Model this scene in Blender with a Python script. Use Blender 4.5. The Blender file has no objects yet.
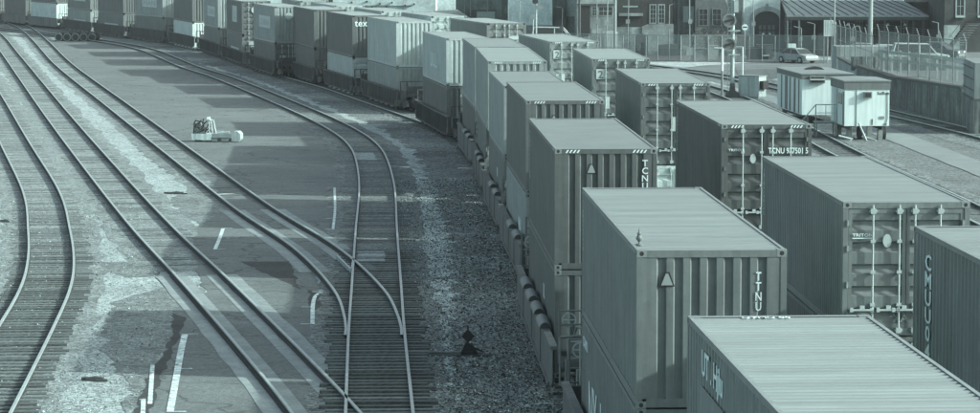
import bpy, bmesh, math, random
from mathutils import Vector, Matrix
random.seed(7)
R = math.radians
SC = bpy.context.scene
COL = SC.collection
# ---------------------------------------------------------------- camera
CAMH = 10.7; FPX = 2955.0; PITCH = math.atan(266.5 / FPX)
cd = bpy.data.cameras.new('camera'); cam = bpy.data.objects.new('camera', cd); COL.objects.link(cam)
cam.location = (0, 0, CAMH); cam.rotation_euler = (math.pi / 2 - PITCH, 0, 0)
cd.sensor_width = 36; cd.lens = FPX / 980 * 36; cd.clip_start = 1; cd.clip_end = 6000
SC.camera = cam
# ---------------------------------------------------------------- sky, sun, exposure
SUN_AZ = math.atan2(1.0, -0.22)      # towards the sun, from +Y clockwise
SUN_EL = R(25)
w = bpy.data.worlds.new('World'); SC.world = w; w.use_nodes = True
nt = w.node_tree; bg = nt.nodes['Background']
sky = nt.nodes.new('ShaderNodeTexSky'); sky.sky_type = 'NISHITA'; sky.sun_disc = False
sky.sun_elevation = SUN_EL; sky.sun_rotation = SUN_AZ; sky.air_density = 1.0; sky.dust_density = 4.0; sky.ozone_density = 1.0
hs = nt.nodes.new('ShaderNodeHueSaturation'); hs.inputs['Saturation'].default_value = 0.45; nt.links.new(sky.outputs[0], hs.inputs['Color']); nt.links.new(hs.outputs[0], bg.inputs[0]); bg.inputs[1].default_value = 0.15
sd = bpy.data.lights.new('sun', 'SUN'); sun = bpy.data.objects.new('sun', sd); COL.objects.link(sun)
sd.energy = 3.6; sd.angle = R(0.6); sd.color = (1.0, 0.985, 0.955)
sv = Vector((math.sin(SUN_AZ) * math.cos(SUN_EL), math.cos(SUN_AZ) * math.cos(SUN_EL), math.sin(SUN_EL)))
sun.rotation_euler = sv.to_track_quat('Z', 'Y').to_euler()
SC.view_settings.view_transform = 'Standard'; SC.view_settings.look = 'None'
SC.view_settings.gamma = 1; SC.view_settings.exposure = 0.76
SC.cycles.max_bounces = 5; SC.cycles.diffuse_bounces = 3; SC.cycles.transparent_max_bounces = 12
try: SC.cycles.use_denoising = True
except Exception: pass
# ---------------------------------------------------------------- helpers
_c, _s = math.cos(PITCH), math.sin(PITCH)
def at(u, v, z):
    X = (u - 490) / FPX; Y = (206.5 - v) / FPX
    d = Vector((X, _c + Y * _s, -_s + Y * _c)); t = (z - CAMH) / d.z
    return Vector((d.x * t, d.y * t, z))
def UX(u, D): return (u - 490) / FPX * D * 1.004
def ZV(v, D):
    Y = (206.5 - v) / FPX
    return CAMH + D * (-_s + Y * _c) / (_c + Y * _s)

TINT = (0.705, 0.98, 0.955)
def tone(g): return (g * TINT[0], g * TINT[1], g * TINT[2], 1)
_M = {}
def mat(name, g, rough=0.7, var=0.15, scale=3.0, streak=0.0, bump=0.0, bscale=40, metal=0.0, fine=0.0, fscale=30, spots=None, rnd=0.0, stretch=(1, 1, 1), cracks=0.0):
    if name in _M: return _M[name]
    m = bpy.data.materials.new(name); m.use_nodes = True; n = m.node_tree; L = n.links
    b = n.nodes['Principled BSDF']; b.inputs['Roughness'].default_value = rough; b.inputs['Metallic'].default_value = metal
    b.inputs['Specular IOR Level'].default_value = 0.3
    tc = n.nodes.new('ShaderNodeTexCoord'); mp = n.nodes.new('ShaderNodeMapping'); mp.inputs['Scale'].default_value = stretch
    L.new(tc.outputs['Object'], mp.inputs[0])
    val = n.nodes.new('ShaderNodeValue'); val.outputs[0].default_value = 1.0; cur = val.outputs[0]
    def mul(sock):
        nonlocal cur
        k = n.nodes.new('ShaderNodeMath'); k.operation = 'MULTIPLY'; L.new(cur, k.inputs[0]); L.new(sock, k.inputs[1]); cur = k.outputs[0]
    def rng(sock, a, bb, f0=0.3, f1=0.7):
        r = n.nodes.new('ShaderNodeMapRange'); L.new(sock, r.inputs[0])
        r.inputs[1].default_value = f0; r.inputs[2].default_value = f1; r.inputs[3].default_value = a; r.inputs[4].default_value = bb
        return r.outputs[0]
    if var:
        t = n.nodes.new('ShaderNodeTexNoise'); t.inputs['Scale'].default_value = scale; t.inputs['Detail'].default_value = 6; t.inputs['Roughness'].default_value = 0.65
        L.new(mp.outputs[0], t.inputs[0]); mul(rng(t.outputs['Fac'], 1 - var, 1 + var))
    if streak:
        ms = n.nodes.new('ShaderNodeMapping'); ms.inputs['Scale'].default_value = (4, 4, 0.25) if not name.startswith('building') else (0.7, 0.7, 0.3); L.new(tc.outputs['Object'], ms.inputs[0])
        t = n.nodes.new('ShaderNodeTexNoise'); t.inputs['Scale'].default_value = 1.6; t.inputs['Detail'].default_value = 5
        L.new(ms.outputs[0], t.inputs[0]); mul(rng(t.outputs['Fac'], 1 - streak, 1 + streak * 0.6, 0.32, 0.6))
    if fine:
        t = n.nodes.new('ShaderNodeTexNoise'); t.inputs['Scale'].default_value = fscale; t.inputs['Detail'].default_value = 3; t.inputs['Roughness'].default_value = 0.8
        L.new(mp.outputs[0], t.inputs[0]); mul(rng(t.outputs['Fac'], 1 - fine, 1 + fine, 0.35, 0.65))
        v = n.nodes.new('ShaderNodeTexVoronoi'); v.inputs['Scale'].default_value = fscale * 0.55; L.new(mp.outputs[0], v.inputs[0])
        sp = n.nodes.new('ShaderNodeSeparateColor'); L.new(v.outputs['Color'], sp.inputs[0]); mul(rng(sp.outputs[0], 1 - fine * 0.8, 1 + fine * 1.1, 0.0, 1.0))
    if spots:
        t = n.nodes.new('ShaderNodeTexNoise'); t.inputs['Scale'].default_value = spots[0]; t.inputs['Detail'].default_value = 7; t.inputs['Roughness'].default_value = 0.7
        L.new(mp.outputs[0], t.inputs[0]); mul(rng(t.outputs['Fac'], 1.0, spots[1], spots[2], spots[2] + 0.08))
    if cracks:
        t = n.nodes.new('ShaderNodeTexNoise'); t.inputs['Scale'].default_value = 0.9; t.inputs['Detail'].default_value = 4; L.new(tc.outputs['Object'], t.inputs[0])
        ad = n.nodes.new('ShaderNodeVectorMath'); ad.operation = 'MULTIPLY_ADD'; ad.inputs[1].default_value = (1.6, 1.6, 1.6); L.new(t.outputs['Color'], ad.inputs[0]); L.new(tc.outputs['Object'], ad.inputs[2])
        v = n.nodes.new('ShaderNodeTexVoronoi'); v.feature = 'DISTANCE_TO_EDGE'; v.inputs['Scale'].default_value = cracks; L.new(ad.outputs[0], v.inputs[0]); mul(rng(v.outputs['Distance'], 0.55, 1.0, 0.004, 0.016))
        v = n.nodes.new('ShaderNodeTexVoronoi'); v.inputs['Scale'].default_value = cracks * 0.9; L.new(ad.outputs[0], v.inputs[0]); sp = n.nodes.new('ShaderNodeSeparateColor'); L.new(v.outputs['Color'], sp.inputs[0]); mul(rng(sp.outputs[1], 0.94, 1.06, 0, 1))
    if rnd:
        oi = n.nodes.new('ShaderNodeObjectInfo'); mul(rng(oi.outputs['Random'], 1 - rnd, 1 + rnd, 0, 1))
    mx = n.nodes.new('ShaderNodeVectorMath'); mx.operation = 'SCALE'; mx.inputs[0].default_value = tone(g)[:3]
    L.new(cur, mx.inputs['Scale']); L.new(mx.outputs[0], b.inputs['Base Color'])
    if bump:
        t = n.nodes.new('ShaderNodeTexNoise'); t.inputs['Scale'].default_value = bscale; t.inputs['Detail'].default_value = 4
        L.new(mp.outputs[0], t.inputs[0]); bp = n.nodes.new('ShaderNodeBump'); bp.inputs['Strength'].default_value = bump; bp.inputs['Distance'].default_value = 0.05
        L.new(t.outputs['Fac'], bp.inputs['Height']); L.new(bp.outputs[0], b.inputs['Normal'])
    _M[name] = m
    return m

class MB:
    def __init__(s): s.v = []; s.f = []
    def add(s, vs, fs, M=None):
        k = len(s.v)
        s.v += [tuple(M @ Vector(p)) for p in vs] if M is not None else [tuple(p) for p in vs]
        s.f += [tuple(i + k for i in f) for f in fs]; return s
    def box(s, x0, x1, y0, y1, z0, z1, M=None):
        vs = [(x0, y0, z0), (x1, y0, z0), (x1, y1, z0), (x0, y1, z0), (x0, y0, z1), (x1, y0, z1), (x1, y1, z1), (x0, y1, z1)]
        return s.add(vs, [(0, 3, 2, 1), (4, 5, 6, 7), (0, 1, 5, 4), (1, 2, 6, 5), (2, 3, 7, 6), (3, 0, 4, 7)], M)
    def tube(s, a, b, r, n=8, r2=None):
        a = Vector(a); b = Vector(b); d = (b - a)
        if d.length < 1e-6: return s
        q = d.to_track_quat('Z', 'Y'); r2 = r if r2 is None else r2; vs = []
        for p, rr in ((a, r), (b, r2)):
            for i in range(n):
                t = 2 * math.pi * i / n; vs.append(p + q @ Vector((math.cos(t) * rr, math.sin(t) * rr, 0)))
        fs = [(i, (i + 1) % n, n + (i + 1) % n, n + i) for i in range(n)] + [tuple(range(n - 1, -1, -1)), tuple(range(n, 2 * n))]
        return s.add(vs, fs)
    def path(s, pts, r, n=6):
        for a, b in zip(pts, pts[1:]): s.tube(a, b, r, n)
        return s
    def prism(s, poly, a0, a1, axis='x', M=None):
        # poly of (p,q); axis x: (y,z) extruded in x ; y: (x,z) ; z: (x,y)
        n = len(poly)
        def P(a, p, q): return {'x': (a, p, q), 'y': (p, a, q), 'z': (p, q, a)}[axis]
        vs = [P(a0, *p) for p in poly] + [P(a1, *p) for p in poly]
        fs = [(i, (i + 1) % n, n + (i + 1) % n, n + i) for i in range(n)] + [tuple(range(n - 1, -1, -1)), tuple(range(n, 2 * n))]
        return s.add(vs, fs, M)
    def ring(s, c, ax, r0, r1, h, n=20):
        c = Vector(c); q = Vector(ax).to_track_quat('Z', 'Y'); vs = []
        for rr, z in ((r0, -h / 2), (r1, -h / 2), (r1, h / 2), (r0, h / 2)):
            for i in range(n):
                t = 2 * math.pi * i / n; vs.append(c + q @ Vector((math.cos(t) * rr, math.sin(t) * rr, z)))
        fs = []
        for k in range(4):
            for i in range(n): fs.append((k * n + i, k * n + (i + 1) % n, ((k + 1) % 4) * n + (i + 1) % n, ((k + 1) % 4) * n + i))
        return s.add(vs, fs)
    def mesh(s, name='mesh', fix=True):
        me = bpy.data.meshes.new(name); me.from_pydata(s.v, [], s.f)
        if fix:
            bm = bmesh.new(); bm.from_mesh(me); bmesh.ops.recalc_face_normals(bm, faces=bm.faces); bm.to_mesh(me); bm.free()
        return me

def ob(name, data, m=None, parent=None, loc=None, rz=None):
    if isinstance(data, MB): data = data.mesh(name)
    o = bpy.data.objects.new(name, data); COL.objects.link(o)
    if m is not None:
        if not data.materials: data.materials.append(m)
        if data.materials[0] is not m:
            o.material_slots[0].link = 'OBJECT'; o.material_slots[0].material = m
    if parent is not None: o.parent = parent
    if loc is not None: o.location = loc
    if rz is not None: o.rotation_euler = (0, 0, rz)
    return o
def tag(o, label, cat, group=None):
    o['label'] = label; o['category'] = cat
    if group: o['group'] = group
    return o
def thing(name, loc, rz, label, cat, group=None):
    o = bpy.data.objects.new(name, None); COL.objects.link(o); o.location = loc; o.rotation_euler = (0, 0, rz); o.empty_display_size = 0.3
    return tag(o, label, cat, group)
def struct(o): o['kind'] = 'structure'; return o

_T = {}
def textmesh(s, size, vertical=False, ext=0.003, squeeze=1.0):
    key = (s, size, vertical, squeeze)
    if key in _T: return _T[key]
    cu = bpy.data.curves.new('t', 'FONT'); cu.body = '\n'.join(s) if vertical else s
    cu.size = size; cu.extrude = ext; cu.align_x = 'CENTER'; cu.resolution_u = 2; cu.offset = size * 0.012
    if vertical: cu.space_line = 0.82
    o = bpy.data.objects.new('t', cu); COL.objects.link(o)
    dg = bpy.context.evaluated_depsgraph_get(); dg.update()
    me = bpy.data.meshes.new_from_object(o.evaluated_get(dg)); me.name = 'lettering'
    bpy.data.objects.remove(o); bpy.data.curves.remove(cu)
    for v in me.vertices: v.co.x *= squeeze
    _T[key] = me
    return me
def letter(s, size, parent, loc, face, m, vertical=False, squeeze=1.0, name='lettering'):
    """face: 'front' (towards -Y) or 'left' (towards -X), in parent space"""
    me = textmesh(s, size, vertical, squeeze=squeeze)
    o = ob(name, me, m, parent, loc)
    o.rotation_euler = (math.pi / 2, 0, 0) if face == 'front' else (math.pi / 2, 0, -math.pi / 2)
    return o
def smooth(pts, step=1.0):
    """Catmull-Rom through pts, resampled"""
    P = [Vector(p) for p in pts]; P = [P[0] * 2 - P[1]] + P + [P[-1] * 2 - P[-2]]; out = []
    for i in range(1, len(P) - 2):
        p0, p1, p2, p3 = P[i - 1:i + 3]; n = max(2, int((p2 - p1).length / step))
        for k in range(n):
            t = k / n
            out.append(0.5 * ((2 * p1) + (p2 - p0) * t + (2 * p0 - 5 * p1 + 4 * p2 - p3) * t * t + (3 * p1 - p0 - 3 * p2 + p3) * t ** 3))
    out.append(P[-2]); return out
def frame(path, i):
    a = path[max(0, i - 1)]; b = path[min(len(path) - 1, i + 1)]; d = (b - a).normalized()
    return d, Vector((d.y, -d.x))
def walk(path, spacing, start=0.0):
    out = []; acc = 0; nxt = start
    for i, (a, b) in enumerate(zip(path, path[1:])):
        L = (b - a).length
        while nxt <= acc + L:
            out.append((a.lerp(b, (nxt - acc) / L), (b - a).normalized())); nxt += spacing
        acc += L
    return out
def path_x(path, y):
    for a, b in zip(path, path[1:]):
        if (a.y - y) * (b.y - y) <= 0 and abs(a.y - b.y) > 1e-6:
            t = (y - a.y) / (b.y - a.y); return a.x + (b.x - a.x) * t, (b - a).normalized()
    return path[-1].x, (path[-1] - path[-2]).normalized()

# ---------------------------------------------------------------- materials
M_gravel = mat('gravel_pale', 0.37, 0.95, 0.20, 0.35, fine=0.6, fscale=22, bump=1.0, bscale=18, spots=(0.16, 0.8, 0.58))
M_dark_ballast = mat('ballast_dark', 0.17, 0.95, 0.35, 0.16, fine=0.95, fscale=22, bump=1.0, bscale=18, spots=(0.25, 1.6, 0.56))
M_bed = mat('track_bed', 0.17, 0.95, 0.25, 0.5, fine=0.6, fscale=19, bump=0.9, bscale=16)
M_asphalt = mat('asphalt', 0.168, 0.9, 0.14, 0.35, fine=0.2, fscale=22, bump=0.3, bscale=26, spots=(0.6, 0.82, 0.58), cracks=0.22)
M_tar = mat('asphalt_edge', 0.06, 0.9, 0.25, 0.6, fine=0.2, fscale=26, bump=0.3)
M_cpanel = mat('crossing_panel', 0.30, 0.85, 0.22, 0.9, fine=0.12, fscale=22)
M_paint = mat('road_paint', 0.66, 0.8, 0.2, 2, fine=0.3, fscale=14, spots=(5, 0.42, 0.55))
M_rail = mat('rail_steel', 0.42, 0.45, 0.15, 2, metal=0.1)
M_railside = mat('rail_rust', 0.055, 0.9, 0.2, 2)
M_tie = mat('sleeper_wood', 0.13, 0.95, 0.3, 3, fine=0.35, fscale=24, rnd=0.35, stretch=(1, 4, 4))
M_conc = mat('concrete', 0.30, 0.9, 0.2, 0.5, fine=0.08)
M_wall = mat('retaining_concrete', 0.13, 0.9, 0.35, 0.6, streak=0.6, fine=0.15, fscale=5)
M_white = mat('white_lettering', 0.78, 0.6, 0.08, 3)
M_steel = mat('galvanised_steel', 0.42, 0.5, 0.12, 4)
M_darksteel = mat('dark_steel', 0.07, 0.7, 0.25, 4)
M_black = mat('black_steel', 0.03, 0.7, 0.2, 4)
M_castm = mat('casting_steel', 0.22, 0.7, 0.25, 5)
M_roofs = [mat('roof_paint_%s' % a, g * 1.06, 0.6, 0.16, 0.6, fine=0.04, fscale=9, spots=sp, stretch=(0.3, 7, 1)) for a, g, sp in
           (('worn', 0.225, (0.5, 0.78, 0.57)), ('pale', 0.255, (0.5, 0.8, 0.58)), ('faded', 0.21, (0.5, 0.78, 0.56)))]
M_roof_spotted = mat('roof_paint_speckled', 0.21, 0.6, 0.10, 0.9, spots=(4.5, 1.45, 0.63))
def paint(name, g, st=0.10): return mat('paint_' + name, g, 0.5, 0.10, 0.8, streak=st + 0.06, fine=0.05, fscale=8, spots=(1.1, 0.76, 0.62), bump=0.12, bscale=1.3)
PC = {k: paint(k, g) for k, g in dict(ink=0.098, slate=0.13, ash=0.172, grey=0.29, silver=0.43, cream=0.56, chalk=0.58).items()}
M_car = mat('car_side_paint', 0.15, 0.7, 0.2, 0.7, streak=0.25)
M_cardark = mat('car_side_dark', 0.085, 0.75, 0.2, 0.7, streak=0.25)
M_wood = mat('planks', 0.3, 0.9, 0.2, 3)
M_glass = mat('window_glass', 0.05, 0.15, 0.1, 2)
M_trail = mat('trailer_cladding', 0.66, 0.6, 0.05, 0.8, streak=0.10)
M_band = mat('trailer_fascia', 0.14, 0.7, 0.12, 1, streak=0.1)

# ---------------------------------------------------------------- ground
def sheet(name, poly, z, m):
    me = bpy.data.meshes.new(name); me.from_pydata([(p[0], p[1], z) for p in poly], [], [tuple(range(len(poly)))])
    bm = bmesh.new(); bm.from_mesh(me)
    for f in bm.faces:
        if f.normal.z < 0: f.normal_flip()
    bmesh.ops.triangulate(bm, faces=bm.faces); bm.to_mesh(me); bm.free()
    return struct(ob(name, me, m))
def rough_edge(pts, amp, step=0.6, closed=True):
    out = []; n = len(pts)
    for i in range(n if closed else n - 1):
        a = Vector(pts[i]); b = Vector(pts[(i + 1) % n]); L = (b - a).length; k = max(1, int(L / step)); nr = Vector((b.y - a.y, a.x - b.x)).normalized()
        ph = random.random() * 9
        for j in range(k):
            p = a.lerp(b, j / k); d = amp * (math.sin(j * 0.9 + ph) * 0.4 + random.uniform(-0.6, 0.6)); out.append((p.x + nr.x * d, p.y + nr.y * d))
    return out
sheet('ground', [(-1500, -200), (1500, -200), (1500, 3000), (-1500, 3000)], 0.0, M_gravel)

T1 = smooth([(5.4, 10), (4.3, 33), (3.63, 50), (2.9, 68), (2.3, 88), (1.72, 107), (1.12, 124), (0.4, 141), (-0.6, 154), (-2.0, 165), (-4.4, 178), (-7.8, 195), (-11.4, 213), (-14.9, 228), (-18.6, 245), (-23, 267), (-27, 286), (-32, 305), (-36.5, 318), (-41.5, 331), (-48, 349), (-56, 368), (-64, 386), (-90, 430), (-120, 470)], 2.0)
T2 = smooth([(9.6, 10), (8.9, 33), (8.2, 56), (7.55, 80), (6.6, 104), (5.6, 126), (4.0, 148), (1.6, 168), (-1.0, 185), (-4.0, 203), (-8.0, 222), (-12.5, 243), (-18, 270), (-25, 297), (-33, 320), (-45, 350), (-62, 386)], 2.0)
S = smooth([(-0.9, 25), (-1.5, 42), (-2.1, 57), (-2.5, 66), (-3.08, 79.6), (-3.48, 90), (-4.15, 107.4), (-4.85, 126.3), (-5.7, 142), (-6.5, 152), (-7.75, 162), (-10.1, 176), (-13.2, 192), (-17.2, 212), (-21.4, 232), (-25.4, 249), (-34, 290), (-42.4, 316), (-52, 340), (-66, 372)], 1.5)
X3 = smooth([(-3.12, 78.5), (-3.3, 82), (-4.05, 89.5), (-6.05, 101.5), (-9.45, 117), (-14.45, 142), (-24, 190), (-36.4, 252.5), (-47, 310), (-56.6, 360), (-66, 400)], 1.5)
X2 = smooth([(-2.3, 57.5), (-3.05, 62), (-4.1, 67.8), (-6.05, 77.6), (-9.1, 92.5), (-12.6, 109.2), (-17.9, 136), (-27.2, 184), (-44, 272), (-56.5, 337), (-70, 400)], 1.5)
X1 = smooth([(-9.6, 40), (-10.6, 54), (-11.5, 65.5), (-12.65, 79.6), (-13.5, 89), (-14.5, 97), (-16.1, 107.4), (-19.05, 124.8), (-25.2, 156), (-34, 201), (-46, 262), (-60, 330)], 1.5)
MN = smooth([(29.5, 90), (28.9, 120), (28.1, 140), (26.9, 160), (24.7, 180), (22.9, 197), (20.9, 213), (18.6, 229), (15.4, 243), (9, 262), (0, 282), (-14, 306)], 1.5)
PN = smooth([(19.4, 80), (18.9, 113), (17.75, 146), (17.3, 175), (16.3, 204), (13.9, 226), (9.0, 250), (0, 274)], 1.5)

def strip(name, path, hw, z, m, amp=0.25, off=0.0):
    L, Rr = [], []
    for i in range(len(path)):
        d, n = frame(path, i); p = path[i] + n * off
        L.append((p - n * (hw + random.uniform(-amp, amp)))); Rr.append((p + n * (hw + random.uniform(-amp, amp))))
    mb = MB(); n = len(L)
    mb.add([(p.x, p.y, z) for p in L] + [(p.x, p.y, z) for p in Rr], [(i, n + i, n + i + 1, i + 1) for i in range(n - 1)])
    o = ob(name, mb.mesh(name, False), m); return struct(o)

# dark ballast shoulder shared by the two loaded tracks and the ground right of them
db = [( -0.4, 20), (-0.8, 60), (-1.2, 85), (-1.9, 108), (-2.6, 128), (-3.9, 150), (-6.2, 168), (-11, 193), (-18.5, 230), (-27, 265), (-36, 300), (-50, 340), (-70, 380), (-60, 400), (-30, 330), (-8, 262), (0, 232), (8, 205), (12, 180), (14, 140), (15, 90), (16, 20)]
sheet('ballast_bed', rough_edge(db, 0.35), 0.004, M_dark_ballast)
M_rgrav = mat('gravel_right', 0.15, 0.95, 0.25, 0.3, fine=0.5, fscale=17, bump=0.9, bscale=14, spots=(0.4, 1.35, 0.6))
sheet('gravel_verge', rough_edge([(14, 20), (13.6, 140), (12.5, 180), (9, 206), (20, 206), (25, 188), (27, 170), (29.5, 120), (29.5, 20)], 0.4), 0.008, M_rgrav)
M_dust = mat('dusty_gravel', 0.40, 0.95, 0.3, 0.9, fine=0.7, fscale=20, bump=1.0, bscale=17, spots=(0.5, 0.45, 0.56))
dg = [(p.x + 0.95, p.y) for p in S if 66 < p.y < 162][::6]; dg2 = [(-4.6, 152), (-3.4, 140), (-2.5, 126), (-1.75, 112), (-1.3, 100), (-1.1, 90), (-1.1, 80), (-1.0, 66)]
sheet('dusty_gravel', rough_edge(dg + dg2, 0.35, 0.4), 0.009, M_dust)
# asphalt yard and crossing
yard = [(172, 311), (205, 292), (194, 262), (192, 245), (200, 225), (232, 207), (200, 168), (160, 132), (100, 88), (62, 56), (45, 43), (75, 41), (110, 40.5), (150, 49), (200, 68), (250, 88), (290, 105), (318, 120), (340, 142), (352, 168), (352, 200), (346, 228), (348, 246), (336, 262), (316, 277), (322, 295), (322, 332), (308, 362), (322, 413), (330, 470), (110, 470), (132, 413), (150, 372), (165, 350), (172, 330)]
yp = [at(u, v, 0) for u, v in yard]
sheet('asphalt_yard', rough_edge([(p.x, p.y) for p in yp], 0.12, 0.5), 0.012, M_asphalt)
for nm, pp in (('asphalt_patch', [(349, 165), (354, 200), (348, 228), (350, 246), (330, 262), (338, 240), (338, 215), (346, 190), (343, 165)]),
               ('asphalt_patch', [(172, 313), (186, 318), (176, 345), (164, 372), (150, 413), (146, 440), (120, 440), (134, 413), (152, 370), (167, 350), (173, 330)]),
               ('asphalt_patch', [(240, 262), (268, 275), (300, 290), (290, 262)]),
               ('asphalt_patch', [(310, 290), (322, 294), (323, 330), (312, 352), (314, 325), (308, 305)])):
    q = [at(u, v, 0) for u, v in pp]; sheet(nm, rough_edge([(p.x, p.y) for p in q], 0.08, 0.4), 0.016, M_tar)
M_dirt = mat('ash_dirt', 0.20, 0.95, 0.35, 0.7, fine=0.45, fscale=18, bump=0.8, bscale=14)
for pp in ([(100, 330), (118, 300), (150, 292), (188, 280), (204, 294), (176, 312), (172, 335), (150, 376), (134, 410), (126, 413), (128, 380), (112, 362)],
           [(96, 262), (120, 262), (160, 245), (176, 262), (158, 276), (120, 278)], [(170, 200), (196, 190), (222, 200), (236, 208), (206, 226), (182, 214)],
           [(122, 128), (150, 128), (196, 165), (170, 175), (140, 150)]):
    q = [at(u, v, 0) for u, v in pp]; sheet('dirt_patch', rough_edge([(p.x, p.y) for p in q], 0.25, 0.5), 0.010, M_dirt)
for y0_, y1_ in ((97.6, 101.2), (143.5, 148.5)):  # sun bands across the siding, put in as paler colour between the rails
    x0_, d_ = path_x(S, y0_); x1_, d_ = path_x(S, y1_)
    sheet('painted_sun_patch', rough_edge([(x0_ - 0.66, y0_), (x0_ + 0.3, y0_), (x1_ + 0.3, y1_), (x1_ - 0.66, y1_)], 0.05, 0.3), 0.036, mat('painted_sun_patch', 0.36, 0.9, 0.2, 2, fine=0.3, fscale=14))
# concrete panels along the rails in the crossing
def panels(path, y0, y1, side, name='crossing_panel'):
    pts = [(p, frame(path, i)[1]) for i, p in enumerate(path) if y0 <= p.y <= y1]
    for a, b in ((0.84, 1.32), (0.12, 0.66)) if side == 0 else ():
        pass
    for sgn in (-1, 1):
        mb = MB(); n = len(pts); mb.add([(*(p + nr * sgn * 0.66), 0.023) for p, nr in pts] + [(*(p + nr * sgn * 0.86), 0.023) for p, nr in pts], [(i, n + i, n + i + 1, i + 1) for i in range(n - 1)]); struct(ob('flangeway', mb.mesh('flangeway', False), M_tar))
        for a, b in ((0.87, 1.30), (0.30, 0.65)):
            mb = MB(); n = len(pts)
            mb.add([(*(p + nr * sgn * a), 0.02) for p, nr in pts] + [(*(p + nr * sgn * (b + random.uniform(-.03, .03))), 0.02) for p, nr in pts], [(i, n + i, n + i + 1, i + 1) for i in range(n - 1)])
            struct(ob(name, mb.mesh(name, False), M_cpanel))
panels(X2, 58, 95, 0); panels(X3, 94, 117, 0)

# ---------------------------------------------------------------- tracks
def railmesh(path, off, lo=None, hi=None, zt=0.17):
    prof = [(-0.036, zt), (0.036, zt), (0.038, zt - 0.04), (0.012, zt - 0.055), (0.012, 0.05), (0.07, 0.03), (0.07, 0.012), (-0.07, 0.012), (-0.07, 0.03), (-0.012, 0.05), (-0.012, zt - 0.055), (-0.038, zt - 0.04)]
    vs = []; k = 0
    for i, p in enumerate(path):
        if (lo and p.y < lo) or (hi and p.y > hi): continue
        d, n = frame(path, i)
        for a, z in prof: q = p + n * (off + a); vs.append((q.x, q.y, z))
        k += 1
    m = len(prof); fs = []
    for i in range(k - 1):
        for j in range(m): fs.append((i * m + j, (i + 1) * m + j, (i + 1) * m + (j + 1) % m, i * m + (j + 1) % m))
    me = bpy.data.meshes.new('rail'); me.from_pydata(vs, [], fs); me.materials.append(M_rail); me.materials.append(M_railside)
    bm = bmesh.new(); bm.from_mesh(me); bmesh.ops.recalc_face_normals(bm, faces=bm.faces)
    for f in bm.faces: f.material_index = 0 if f.calc_center_median().z > zt - 0.03 else 1
    bm.to_mesh(me); bm.free(); return me
_sl = MB().box(-1.3, 1.3, -0.115, 0.115, -0.12, 0.0)
SLEEPER = _sl.mesh('sleeper'); SLEEPER.materials.append(M_tie)
def track(path, label, ztie=0.03, ytie=None, lo=60, hi=400, skip=(), tiefn=None, group='railway tracks'):
    t = thing('railway_track', (0, 0, 0), 0, label, 'railway track', group)
    for s in (-1, 1):
        me = railmesh(path, s * 0.755); ob('rail', me, None, t)
    k = 0; rest = MB()
    for p, d in walk(path, 0.56):
        if p.y < lo or p.y > hi: continue
        if any(a < p.y < b for a, b in skip): continue
        z = ztie if tiefn is None else tiefn(p.y)
        if z is None: continue
        z += random.uniform(-0.012, 0.012) if z > 0.06 else random.uniform(-0.02, 0.012)
        rz = math.atan2(d.y, d.x) - math.pi / 2 + random.uniform(-0.02, 0.02)
        sh = random.uniform(-0.12, 0.12); n = Vector((d.y, -d.x))
        if k < 100:
            ob('sleeper', SLEEPER, None, t, (p.x + n.x * sh, p.y + n.y * sh, z), rz); k += 1
        else:
            rest.add(_sl.v, _sl.f, Matrix.Translation((p.x + n.x * sh, p.y + n.y * sh, z)) @ Matrix.Rotation(rz, 4, 'Z'))
    if rest.v:
        o = ob('sleepers', rest, M_tie, t); o['kind'] = 'stuff'
    return t
for pth, hw, off in ((S, 1.75, 0), (X1, 1.8, 0), (X2, 1.7, 0), (X3, 1.6, 0), (MN, 2.6, 0), (PN, 1.9, 0)):
    lo = 94 if pth is X2 else (118 if pth is X3 else 0)
    hi = 1e9
    sub = [p for p in pth if lo <= p.y]
    strip('track_bed', sub, hw, 0.0075 + 0.0002 * hw + (0.011 if pth in (S, MN, PN) else 0), M_bed if pth in (MN, PN, S) else mat('track_bed_pale', 0.24, 0.95, 0.25, 0.5, fine=0.5, fscale=19, bump=0.9, bscale=16), 0.18)
track(S, 'curved siding track between the asphalt yard and the stone ballast beside the train', tiefn=lambda y: 0.09 - 0.062 * min(1, max(0, (y - 78) / 24)))
track(X3, 'track that crosses the asphalt diagonally and joins the curved siding at a frog', hi=400, skip=((90, 120),), tiefn=lambda y: 0.03 if y < 92 else 0.010)
track(X2, 'long straight track running through the lowest crossing panels at the bottom of the yard', hi=400, skip=((60, 97),), tiefn=lambda y: 0.011)
track(X1, 'leftmost track, bending through pale gravel with its sleepers standing out', tiefn=lambda y: 0.058 - 0.048 * min(1, max(0, (y - 82) / 40)), lo=50)
track(MN, 'main line track running below the stained retaining wall behind the site trailers', lo=120, tiefn=lambda y: 0.05)
track(PN, 'track running on the near side of the relay cabinet and the site trailers', lo=105, tiefn=lambda y: 0.045)
track(T1, 'track carrying the left one of the two container trains', lo=55, tiefn=lambda y: 0.05)
track(T2, 'track carrying the right one of the two container trains', lo=45, tiefn=lambda y: 0.05)
# check rails and frog of the turnout
fr = thing('switch_frog', (-3.75 - 0.9, 96.5, 0), 0, 'steel crossing frog where the diagonal rail cuts the left rail of the siding', 'rail frog')
mb = MB()
for dx, a in ((0.14, 0.03), (-0.14, 0.16)):
    mb.box(-0.03, 0.03, -2.2, 2.2, 0.03, 0.165, Matrix.Translation((dx, 0, 0)) @ Matrix.Rotation(a, 4, 'Z'))
ob('check_rail', mb, M_rail, fr)
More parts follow.
